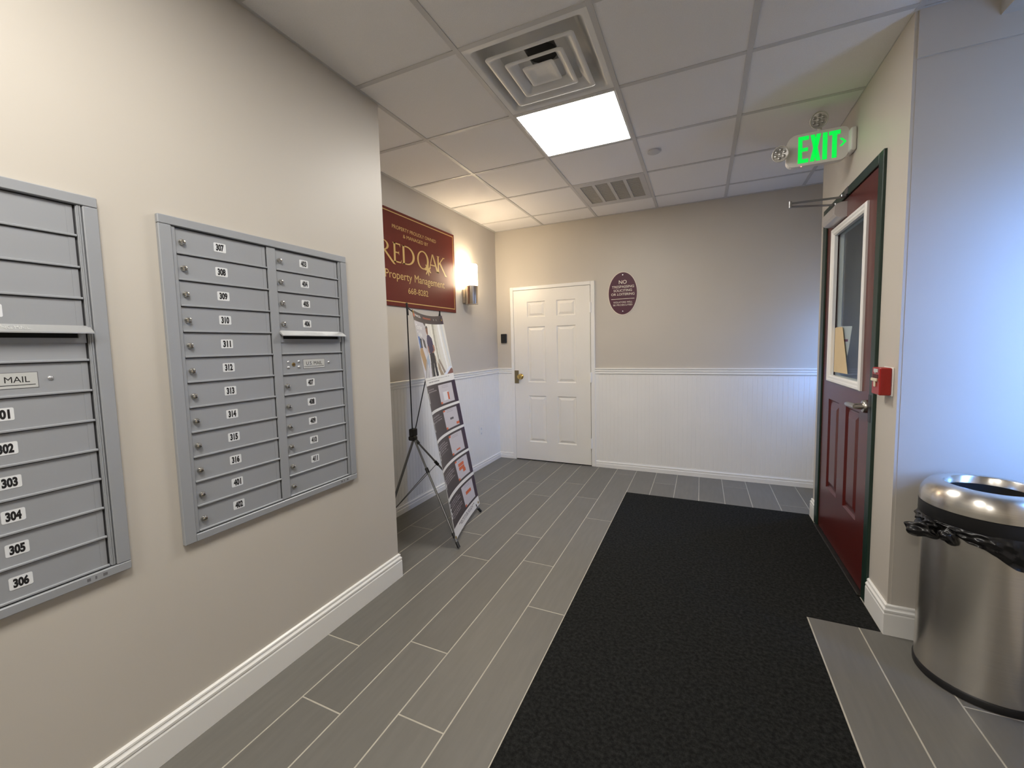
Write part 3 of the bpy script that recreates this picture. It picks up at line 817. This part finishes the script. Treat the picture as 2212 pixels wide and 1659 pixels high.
# ------------------------------------------------------------------ maroon property sign
XS = XA + .012
sg = thing('property_sign', 'maroon property management sign with gold lettering above the banner', 'sign', (XA, 1.254, 1.705))
SY0, SY1, SZ0, SZ1 = .645, 1.866, 1.707, 2.469
box_obj('board', 'sign_maroon', sg, XA + .0003, XS, SY0, SY1, SZ0, SZ1, bev=.002)
bm = bmesh.new()
i0, i1 = .022, .029
fs_ = lambda a, b, h=0: (XS + .0006 + h, a, b)
def frect(bm, a, b, c, d): bm.faces.new([bm.verts.new(fs_(*p)) for p in ((a, c), (b, c), (b, d), (a, d))])
frect(bm, SY0 + i0, SY1 - i0, SZ1 - i1, SZ1 - i0); frect(bm, SY0 + i0, SY1 - i0, SZ0 + i0 + .010, SZ0 + i1 + .010)
frect(bm, SY0 + i0, SY0 + i1, SZ0 + i0 + .01, SZ1 - i0); frect(bm, SY1 - i1, SY1 - i0, SZ0 + i0 + .01, SZ1 - i0)
obj('border_line', bm, 'sign_gold', sg)
def ell(cx_, cz_, rx, rz, t0, t1, n=22):
    return [(cx_ + rx * math.cos(math.radians(t0 + (t1 - t0) * k / n)), cz_ + rz * math.sin(math.radians(t0 + (t1 - t0) * k / n))) for k in range(n + 1)]
def strip(bm, A, B):
    va = [bm.verts.new(fs_(*p)) for p in A]; vb = [bm.verts.new(fs_(*p)) for p in B]
    for i in range(len(A) - 1): bm.faces.new((va[i], va[i + 1], vb[i + 1], vb[i]))
def pg(bm, *ps): bm.faces.new([bm.verts.new(fs_(*p)) for p in ps])
def glyph(name, fnb):
    bm = bmesh.new(); fnb(bm); return obj('letter', bm, 'sign_gold', sg)
Z0, Z1 = 2.058, 2.211
def serif(bm, x0, x1, z, up):
    s = 1 if up else -1
    pg(bm, (x0, z), (x1, z), (x1 - .008, z + s * .008), (x0 + .008, z + s * .008))
def gR(bm):
    x = .812
    pg(bm, (x, Z0), (x + .023, Z0), (x + .023, Z1), (x, Z1)); serif(bm, x - .013, x + .036, Z0, True); serif(bm, x - .013, x + .03, Z1, False)
    strip(bm, ell(x + .022, Z1 - .040, .070, .040, 90, -90), ell(x + .022, Z1 - .040, .047, .034, 90, -90))
    pg(bm, (x + .028, Z1 - .078), (x + .052, Z1 - .076), (x + .150, Z0 - .006), (x + .166, Z0 - .020), (x + .140, Z0 - .018), (x + .118, Z0 - .002))
def gE(bm):
    x = .960
    pg(bm, (x, Z0), (x + .022, Z0), (x + .022, Z1), (x, Z1)); serif(bm, x - .012, x + .03, Z0, True); serif(bm, x - .012, x + .03, Z1, False)
    pg(bm, (x + .02, Z1), (x + .084, Z1), (x + .080, Z1 - .028), (x + .072, Z1 - .010), (x + .02, Z1 - .010))
    pg(bm, (x + .02, 2.142), (x + .058, 2.142), (x + .066, 2.155), (x + .066, 2.118), (x + .058, 2.132), (x + .02, 2.132))
    pg(bm, (x + .02, Z0), (x + .086, Z0), (x + .096, Z0 + .032), (x + .080, Z0 + .010), (x + .02, Z0 + .010))
def gD(bm):
    x = 1.070
    pg(bm, (x, Z0), (x + .024, Z0), (x + .024, Z1), (x, Z1)); serif(bm, x - .012, x + .03, Z0, True); serif(bm, x - .012, x + .03, Z1, False)
    zc = (Z0 + Z1) / 2
    strip(bm, ell(x + .050, zc, .107, (Z1 - Z0) / 2, 90, -90), ell(x + .050, zc, .080, (Z1 - Z0) / 2 - .010, 90, -90))
    pg(bm, (x + .02, Z1), (x + .051, Z1), (x + .051, Z1 - .010), (x + .02, Z1 - .010)); pg(bm, (x + .02, Z0), (x + .051, Z0), (x + .051, Z0 + .010), (x + .02, Z0 + .010))
def gO(bm):
    c_ = 1.345; zc = (Z0 + Z1) / 2
    strip(bm, ell(c_, zc, .083, .080, 0, 360, 40), ell(c_ - .003, zc, .060, .070, 0, 360, 40))
def gA(bm):
    pg(bm, (1.428, Z0), (1.440, Z0), (1.492, Z1), (1.480, Z1)); pg(bm, (1.480, Z1), (1.500, Z1), (1.578, Z0), (1.550, Z0)); pg(bm, (1.455, 2.108), (1.540, 2.108), (1.536, 2.118), (1.459, 2.118))
    serif(bm, 1.42, 1.452, Z0, True); serif(bm, 1.54, 1.588, Z0, True)
def gK(bm):
    x = 1.566
    pg(bm, (x, Z0), (x + .022, Z0), (x + .022, Z1), (x, Z1)); serif(bm, x - .012, x + .034, Z0, True); serif(bm, x - .012, x + .034, Z1, False)
    pg(bm, (x + .022, 2.132), (x + .030, 2.140), (x + .108, Z1), (x + .092, Z1), (x + .022, 2.146)); serif(bm, x + .084, x + .122, Z1, False)
    pg(bm, (x + .026, 2.146), (x + .048, 2.158), (x + .130, Z0 - .002), (x + .152, Z0 - .018), (x + .122, Z0 - .018), (x + .100, Z0 + .010))
for gf in (gR, gE, gD, gO, gA, gK): glyph('letter', gf)
# oak leaf
bm = bmesh.new()
leafp = []
for k in range(40):
    t = 2 * PI * k / 40
    rr = .030 + .016 * math.cos(7 * t)
    leafp.append((1.412 + rr * 1.15 * math.cos(t + .5), 2.062 + rr * 1.25 * math.sin(t + .5), ))
vc = bm.verts.new(fs_(1.412, 2.062, .0004)); vr = [bm.verts.new(fs_(a, b, .0004)) for a, b in leafp]
for k in range(40): bm.faces.new((vc, vr[k], vr[(k + 1) % 40]))
obj('oak_leaf', bm, 'sign_gold', sg)
for s_, a0, a1, b0, b1, bo in (('PROPERTY PROUDLY OWNED', .953, 1.552, 2.322, 2.351, 0), ('& MANAGED BY', 1.084, 1.428, 2.269, 2.298, 0), ('Property', .850, 1.180, 1.905, 1.990, 0), ('Management', 1.216, 1.670, 1.905, 1.990, 0), ('668-8282', 1.123, 1.402, 1.822, 1.872, 0)):
    bm = bmesh.new(); text(bm, s_, fs_, a0, a1, b0, b1, bo); obj('lettering', bm, 'sign_gold', sg)

# ------------------------------------------------------------------ oval sign
ov = thing('oval_sign', 'dark maroon oval no trespassing sign on the end wall', 'sign', (.876, YB, 1.665))
oc, oz = .877, 1.888
def oval(rx, rz, y0, t, m, nm):
    bm = bmesh.new(); prism(bm, [(oc + rx * math.cos(2 * PI * k / 56), oz + rz * math.sin(2 * PI * k / 56)) for k in range(56)], lambda a, b, h: (a, y0 - h, b), t)
    return obj(nm, bm, m, ov)
oval(.152, .226, YB - .0003, .005, 'oval_white', 'rim'); oval(.146, .219, YB - .0053, .0012, 'oval_maroon', 'face')
fo_ = lambda a, b: (a, YB - .0068, b)
for s_, a0, a1, b0, b1, bo in (('NO', .838, .919, 1.987, 2.026, .01), ('TRESPASSING', .766, .993, 1.945, 1.971, .006), ('SOLICITING', .783, .972, 1.907, 1.932, .006), ('OR LOITERING', .758, .998, 1.868, 1.893, .006),
                              ('VIOLATORS WILL', .779, .976, 1.788, 1.806, .004), ('BE PROSECUTED', .779, .976, 1.760, 1.777, .004)):
    bm = bmesh.new(); text(bm, s_, fo_, a0, a1, b0, b1, bo); obj('lettering', bm, 'oval_white', ov)
bm = bmesh.new(); bm.faces.new([bm.verts.new(fo_(*p)) for p in ((.758, 1.829), (.997, 1.829), (.997, 1.834), (.758, 1.834))]); obj('rule_line', bm, 'oval_white', ov)
for z in (2.080, 1.702):
    bm = bmesh.new(); disc(bm, (oc, YB - .0065, z), (0, -1, 0), 1, [(.006, 0), (.005, .002), (0, .003)], 12); obj('screw', bm, 'bolt_silver', ov, smooth=True)

# ------------------------------------------------------------------ small wall things
sn = thing('wall_sensor', 'small black square device on the end wall beside the white door', 'sensor', (-.516, YB, 1.40))
box_obj('housing', 'sensor_black', sn, -.553, -.481, YB - .026, YB - .0003, 1.400, 1.508, bev=.005)
bm = bmesh.new(); disc(bm, (-.517, YB - .026, 1.46), (0, -1, 0), 1, [(0, 0), (.020, 0), (.019, .002), (0, .003)], 20); obj('dial', bm, 'black_plastic', sn, smooth=True)
ou = thing('wall_outlet', 'white duplex outlet on the beadboard behind the banner', 'outlet', (XA + .006, 2.31, .35))
box_obj('cover_plate', 'white_trim', ou, XA + .0065, XA + .012, 2.272, 2.350, .352, .484, bev=.002)
for z in (.392, .444):
    bm = bmesh.new(); bx(bm, XA + .012, XA + .0135, 2.294, 2.328, z - .017, z + .017, bev=.0006); r0 = obj('receptacle', bm, 'label_white', ou)
    for y in (2.304, 2.316): box_obj('contact_slot', 'ink_black', r0, XA + .0135, XA + .0138, y, y + .002, z - .005, z + .008)

# ------------------------------------------------------------------ sconce
sc = thing('wall_sconce', 'lit wall sconce with white glass shade on a nickel base', 'wall lamp', (XA, 2.08, 1.80))
SX, SYc = -.522, 2.050
box_obj('bracket', 'nickel', sc, XA + .0003, XA + .058, 2.012, 2.110, 1.818, 1.955, bev=.002)
box_obj('screw_slot', 'ink_black', sc, XA + .030, XA + .044, 2.0115, 2.0121, 1.890, 1.894)
bm = bmesh.new(); lathe(bm, [(0, 1.802), (.066, 1.802), (.067, 1.805), (.067, 1.985), (.064, 1.988), (.0, 1.988)], (SX, SYc, 0), 36)
obj('base_cup', bm, 'nickel', sc, smooth=True)
bm = bmesh.new(); lathe(bm, [(.060, 1.989), (.066, 1.995), (.066, 2.195), (.062, 2.203), (.055, 2.203), (.055, 2.05)], (SX, SYc, 0), 36)
obj('glass_shade', bm, 'sconce_glow', sc, smooth=True)

# ------------------------------------------------------------------ banner stand
TL = Vector((-.157, .591, 1.631)); E1 = Vector((-.154, .578, -.002)); BLc = Vector((.132, .591, .054))
E2 = BLc - TL
NRM = Vector((.955, .255, .165)).normalized()
if NRM.dot(E1.cross(E2)) == 0: pass
NRM = E1.cross(E2).normalized()
if NRM.x < 0: NRM = -NRM
def surf(u, v, off=0.0):
    uu = u * (1.03 + .09 * v)
    bow = -.050 * 4 * u * (1 - u) * (0.25 + .75 * math.sin(PI * min(max(v, 0), 1) ** .8))
    sag = .012 * (1 - abs(2 * u - 1) ** 2) * max(0, 1 - v * 12)
    return TL + E1 * uu + E2 * (v + sag) + NRM * (bow + off)
NU, NV = 132, 400
WHT = (.78, .77, .74); DRK = (.052, .040, .044); PUR = (.036, .018, .040)
img = [[WHT] * NU for _ in range(NV)]
def pr_(u0, u1, v0, v1, c):
    for j in range(max(0, int(v0 * NV)), min(NV, int(math.ceil(v1 * NV)))):
        for i in range(max(0, int(u0 * NU)), min(NU, int(math.ceil(u1 * NU)))):
            if u0 <= (i + .5) / NU <= u1 and v0 <= (j + .5) / NV <= v1: img[j][i] = c
def pp_(poly, c):
    us = [p[0] for p in poly]; vs = [p[1] for p in poly]
    for j in range(max(0, int(min(vs) * NV)), min(NV, int(max(vs) * NV) + 1)):
        v = (j + .5) / NV; xs = []
        for k in range(len(poly)):
            (a, b), (c2, d) = poly[k], poly[(k + 1) % len(poly)]
            if (b > v) != (d > v): xs.append(a + (v - b) / (d - b) * (c2 - a))
        xs.sort()
        for q in range(0, len(xs) - 1, 2):
            for i in range(max(0, int(xs[q] * NU + .5)), min(NU, int(xs[q + 1] * NU + .5))): img[j][i] = c
rng = random.Random(3)
# photograph panel
pr_(0, 1, 0, .045, DRK); pr_(.93, 1, 0, .045, PUR)
pr_(0, .42, .045, .30, (.50, .48, .50)); pr_(.42, 1, .045, .30, (.72, .70, .64))
for a, b, c in ((.56, .62, (.80, .78, .70)), (.62, .68, (.40, .38, .30)), (.68, .74, (.66, .64, .55)), (.80, .86, (.84, .84, .82)), (.88, .94, (.62, .64, .64))):
    pp_([(a, .045), (b, .045), (b + .06, .30), (a + .10, .30)], c)
pp_([(.33, .045), (.42, .045), (.40, .062)], DRK)
pp_([(0, .125), (.20, .125), (.44, .22), (.44, .30), (0, .30)], (.60, .58, .62))
pp_([(.05, .105), (.13, .110), (.14, .172), (.06, .172)], (.055, .15, .42)); pp_([(.13, .122), (.20, .122), (.21, .165), (.13, .165)], (.04, .045, .05))
pp_([(.24, .118), (.33, .130), (.36, .168), (.28, .160)], (.06, .055, .06))
pp_([(.02, .182), (.10, .164), (.20, .166), (.31, .230), (.16, .270), (.10, .235), (.02, .195)], (.40, .25, .12))
pp_([(.10, .30), (.30, .215), (.38, .225), (.30, .30)], (.35, .34, .34)); pp_([(.18, .30), (.34, .23), (.36, .24), (.24, .30)], (.62, .62, .62))
pp_([(.30, .215), (.40, .19), (.42, .23), (.36, .26)], (.35, .42, .52))
pp_([(.42, .30), (.44, .235), (.52, .235), (.54, .30)], (.16, .15, .13)); pp_([(.70, .30), (.58, .20), (.62, .20), (.78, .30)], (.36, .28, .20)); pp_([(.80, .30), (.70, .22), (.73, .22), (.86, .30)], (.30, .24, .20))
pp_([(.86, .30), (.97, .27), (1, .28), (1, .30)], (.22, .10, .08)); pp_([(.78, .30), (.94, .262), (1, .266), (.86, .30)], (.70, .74, .82))
# standing figure in the printed photograph
pp_([(.40, .066), (.43, .058), (.47, .062), (.48, .078), (.475, .096), (.46, .106), (.43, .100), (.41, .084)], (.20, .085, .05)); pp_([(.40, .066), (.43, .057), (.47, .060), (.475, .068), (.42, .072)], (.03, .02, .02))
pp_([(.43, .104), (.50, .102), (.58, .118), (.61, .150), (.60, .185), (.50, .192), (.42, .180), (.41, .130)], (.045, .035, .085))
pp_([(.58, .150), (.63, .150), (.64, .175), (.56, .192), (.52, .190), (.60, .175)], (.36, .17, .11)); pp_([(.41, .155), (.44, .155), (.46, .188), (.50, .196), (.47, .204), (.42, .180)], (.36, .17, .11))
pp_([(.45, .190), (.60, .186), (.64, .30), (.57, .30), (.55, .235), (.53, .30), (.47, .30)], (.022, .020, .026))
pr_(.64, .66, .19, .30, (.84, .80, .70)); pr_(0, .012, .045, 1, (.55, .53, .50))
# information panels
PV = [(.336, .447), (.460, .573), (.586, .699), (.713, .826), (.839, .955)]
ORA = (.62, .13, .045)
for k, (v0, v1) in enumerate(PV):
    pr_(.02, 1, v0, v1, DRK); pr_(.935, 1, v0, v1, PUR)
    c0, c1 = .555, .915; w0, w1 = v0 + .010, v1 - .010
    pr_(c0, c1, w0, w1, (.56, .53, .56))
    pr_(c0, c0 + .05, w1 - .010, w1, ORA)
    if k in (1, 2, 3): pr_(c0, c0 + .06, w0, w0 + .008, ORA)
    for q in range(2): pr_(c0 + .10, c1 - .10, w0 + .006 + .007 * q, w0 + .0085 + .007 * q, (.40, .37, .40))
    if k == 0: pr_(.66, .80, .382, .426, (.74, .74, .76)); pr_(.77, .81, .388, .426, ORA)
    if k == 1: pr_(.71, .80, .515, .525, (.10, .09, .10)); pr_(.85, .915, .546, .558, ORA)
    if k == 2: pr_(.70, .80, .672, .681, ORA)
    if k == 3: pr_(.64, .80, .742, .776, ORA); pr_(.74, .82, .774, .792, ORA); pr_(.64, .80, .7575, .7595, (.56, .53, .56))
    if k == 4: pr_(.66, .83, .884, .900, ORA)
    # lines of small type
    for q in range((2, 3, 5, 5, 7)[k]):
        vv = v0 + .016 + .0105 * q; e = .10 + .38 * (1 if q % 3 else .8)
        u = .09
        while u < e:
            w = rng.uniform(.012, .05); pr_(u, min(u + w, e), vv, vv + .0045, (.30, .27, .28)); u += w + .011
for vv, a, b in ((.309, .07, .90), (.320, .22, .62)):
    u = a
    while u < b:
        w = rng.uniform(.012, .04); pr_(u, u + w, vv, vv + .004, (.25, .24, .23)); u += w + .011
for vv, a, b in ((.966, .22, .80), (.973, .28, .76), (.980, .32, .72)):
    u = a
    while u < b:
        w = rng.uniform(.02, .06); pr_(u, u + w, vv, vv + .0035, (.25, .23, .24)); u += w + .012
bs = thing('banner_stand', 'freestanding courier guide banner on a tripod stand beside the alcove wall', 'banner stand', (-.05, .88, 0))
bm = bmesh.new()
cl_ = bm.loops.layers.float_color.new('print')
gv = [[bm.verts.new(surf(i / NU, j / NV)) for i in range(NU + 1)] for j in range(NV + 1)]
for j in range(NV):
    for i in range(NU):
        f = bm.faces.new((gv[j][i], gv[j + 1][i], gv[j + 1][i + 1], gv[j][i + 1])); f.smooth = True
        for l in f.loops: l[cl_] = (*img[j][i], 1)
# back of the sheet gives it thickness
gb = {}
NB, MB_ = 12, 20
bk = [[bm.verts.new(surf(i / NB, j / MB_, -.0012)) for i in range(NB + 1)] for j in range(MB_ + 1)]
for j in range(MB_):
    for i in range(NB):
        f = bm.faces.new((bk[j][i], bk[j][i + 1], bk[j + 1][i + 1], bk[j + 1][i])); f.smooth = True
        for l in f.loops: l[cl_] = (.70, .69, .66, 1)
me = bpy.data.meshes.new('banner'); bm.transform(Matrix.Translation(-ORG[bs])); bm.to_mesh(me); bm.free()
me.materials.append(MT['banner_print'])
ban = bpy.data.objects.new('banner', me); COL.objects.link(ban); ban.parent = bs; ORG[ban] = ORG[bs]
mat('print_white', (.78, .77, .76), .45, var=.01); mat('print_orange', (.55, .14, .06), .45, var=.02)
def btext(s, a0, a1, v_top, v_bot, m, bold=.0):
    bm = bmesh.new(); text(bm, s, lambda a, b: surf(a, v_bot + (v_top - v_bot) * b, .0016), a0, a1, 0, 1, bold); obj('printed_text', bm, m, ban)
btext('PARCEL', .065, .265, .0135, .0235, 'print_white', .02); btext('PENDING', .34, .60, .0140, .0235, 'print_orange', .02)
btext('Courier', .03, .28, .060, .083, 'print_white', .03); btext('Guide', .04, .24, .093, .116, 'print_white', .03)
for k, (v0, v1) in enumerate(PV): btext(str(k + 1), .012, .062, v0 + .030, v0 + .075, 'print_white', .03)
btext('STEP', .012, .050, PV[4][0] + .008, PV[4][0] + .024, 'print_white', .03)
bm = bmesh.new(); pts = [(.005, .016), (.028, .010), (.05, .016), (.05, .026), (.028, .032), (.005, .026)]
bm.faces.new([bm.verts.new(surf(a, b, .0016)) for a, b in pts]); obj('printed_logo', bm, 'print_orange', ban)
for u, v in ((.012, .010), (.945, .022), (.02, .990), (.955, .985)):
    p = surf(u, v, .001); bm = bmesh.new()
    disc(bm, p, NRM, 1, [(.005, 0), (.010, 0), (.010, .002), (.006, .003), (.005, .002)], 16); obj('grommet', bm, 'brass', ban, smooth=True)
HUB = Vector((-.366, .806, .725))
hubb = HUB + Vector((.012, .0, -.045))
FLf, FRf, BKf = Vector((.150, .595, .012)), Vector((-.008, 1.191, .012)), Vector((-.572, .700, .012))
TLt = TL + Vector((-.030, -.016, .035)); TRt = TL + E1 * 1.01 + Vector((-.015, .0, .030))
def part_tube(nm, pts, r, m, n=10, parent=bs):
    bm = bmesh.new(); tube(bm, pts, r, n); return obj(nm, bm, m, parent, smooth=True)
a1 = part_tube('upper_arm', [HUB, TLt], .0042, 'black_plastic'); a2 = part_tube('upper_arm', [HUB + Vector((.0, .03, 0)), TRt], .0042, 'black_plastic')
part_tube('arm_tip', [TLt - Vector((-.006, 0, .075)), TLt + Vector((0, 0, .008))], .0075, 'black_plastic', parent=a1); part_tube('hook', [TLt - Vector((0, 0, .02)), surf(.012, .010)], .004, 'black_plastic', parent=a1)
part_tube('arm_tip', [TRt - Vector((0, 0, .05)), TRt + Vector((0, 0, .008))], .0065, 'black_plastic', parent=a2); part_tube('hook', [TRt, surf(.95, .018)], .004, 'black_plastic', parent=a2)
for ft, rr in ((FLf, .0075), (FRf, .0075), (BKf, .0095)):
    lg = part_tube('leg', [hubb, ft], rr, 'pole_grey')
    d = (ft - hubb).normalized()
    part_tube('foot', [ft - d * .035, ft + d * .004], .0115, 'black_plastic', parent=lg)
    if ft is not BKf:
        part_tube('clip', [hubb + (ft - hubb) * .30, hubb + (ft - hubb) * .345], .0125, 'black_plastic', parent=lg)
        part_tube('clip', [hubb + (ft - hubb) * .885, hubb + (ft - hubb) * .925], .012, 'black_plastic', parent=lg)
        part_tube('brace', [hubb + (ft - hubb) * .33, hubb + (BKf - hubb) * .90], .003, 'pole_grey', 6)
bm = bmesh.new(); bx(bm, HUB.x - .020, HUB.x + .022, HUB.y - .022, HUB.y + .036, HUB.z - .03, HUB.z + .028, bev=.006)
bx(bm, HUB.x - .026, HUB.x + .030, HUB.y - .026, HUB.y + .026, HUB.z - .062, HUB.z - .028, bev=.008)
tube(bm, [HUB + Vector((0, .01, -.045)), HUB + (FRf - hubb) * .07 + Vector((.01, .0, -.045))], .014, 8)
obj('hub', bm, 'black_plastic', bs)

# ------------------------------------------------------------------ waste bin
tcx, tcy = 2.657, .452
tb = thing('waste_bin', 'round brushed steel waste bin with open top and black liner', 'trash can', (tcx, tcy, 0))
bm = bmesh.new(); lathe(bm, [(.0, .0006), (.186, .0006), (.192, .004), (.193, .026), (.189, .032), (.0, .032)], (tcx, tcy, 0), 64)
obj('base_ring', bm, 'black_plastic', tb, smooth=True)
bm = bmesh.new(); lathe(bm, [(.0, .033), (.1885, .033), (.1885, .655), (.180, .655), (.180, .04), (0, .04)], (tcx, tcy, 0), 96)
obj('body', bm, 'brushed_steel', tb, smooth=True)
bm = bmesh.new(); lathe(bm, [(.190, .652), (.1965, .655), (.1975, .660), (.1975, .703), (.190, .706)], (tcx, tcy, 0), 96)
obj('lid_band', bm, 'black_plastic', tb, smooth=True)
dome = [(.1965, .706)]
for k in range(0, 11):
    t = PI / 2 * k / 10; dome.append((.140 + .0565 * math.cos(t), .724 + .070 * math.sin(t)))
dome += [(.131, .7925), (.126, .788), (.126, .74)]
bm = bmesh.new(); lathe(bm, dome, (tcx, tcy, 0), 96)
obj('lid', bm, 'brushed_steel', tb, smooth=True, angle=60)
bm = bmesh.new(); lathe(bm, [(.1255, .76), (.1255, .62), (.0, .42)], (tcx, tcy, 0), 48)
obj('liner_inside', bm, 'black_void', tb, smooth=True)
# bag skirt hanging below the lid
bm = bmesh.new(); NS, NR = 160, 14; rg = random.Random(5)
ph = [rg.uniform(0, 6.28) for _ in range(6)]
def skirt(a):
    d = (math.degrees(a) - 205) % 360             # angle from the tied side
    x = min(d, 360 - d)
    drop = .014 + .150 * (math.sin(math.radians(min(x, 130)) * 90 / 130 * 1.0) ** 1.4)
    return drop + .006 * math.sin(9 * a + ph[0])
rows = []
for r in range(NR + 1):
    q = r / NR; ring = []
    for k in range(NS):
        a = 2 * PI * k / NS; dz = skirt(a) * q
        wr = (.0035 * math.sin(11 * a + 7 * q * 2 + ph[1]) + .0025 * math.sin(23 * a - 9 * q + ph[2]) + .002 * math.sin(41 * a + 12 * q)) * min(1, q * 3)
        rad = .1945 + .0075 * math.sin(PI * min(q * 1.2, 1)) ** .5 + max(wr, -.004)
        ring.append(bm.verts.new((tcx + rad * math.cos(a), tcy + rad * math.sin(a), .655 - dz)))
    rows.append(ring)
for r in range(NR):
    for k in range(NS): bm.faces.new((rows[r][k], rows[r][(k + 1) % NS], rows[r + 1][(k + 1) % NS], rows[r + 1][k]))
bag = obj('bag_skirt', bm, 'bag_plastic', tb, smooth=True, angle=180)
# knotted bunch on the left side
def lump(c, rx, ry, rz, seed, rot=0):
    bm = bmesh.new(); bmesh.ops.create_icosphere(bm, subdivisions=4, radius=1)
    rg = random.Random(seed); p = [rg.uniform(0, 6.28) for _ in range(5)]
    for v in bm.verts:
        n = v.co.copy()
        f = 1 + .14 * math.sin(4 * n.x + p[0] + 3 * n.z) + .10 * math.sin(6 * n.z + p[1] + 4 * n.y) + .035 * math.sin(13 * n.y + p[2] + 9 * n.x)
        q = Vector((n.x * rx * f, n.y * ry * f, n.z * rz * f))
        q.rotate(Matrix.Rotation(rot, 3, 'Y'))
        v.co = q + Vector(c)
    obj('bag_knot', bm, 'bag_plastic', bag, smooth=True, angle=180)
lump((2.444, .400, .606), .046, .036, .034, 2, .2); lump((2.468, .385, .640), .030, .028, .019, 4); lump((2.496, .335, .610), .026, .024, .030, 9, -.3)
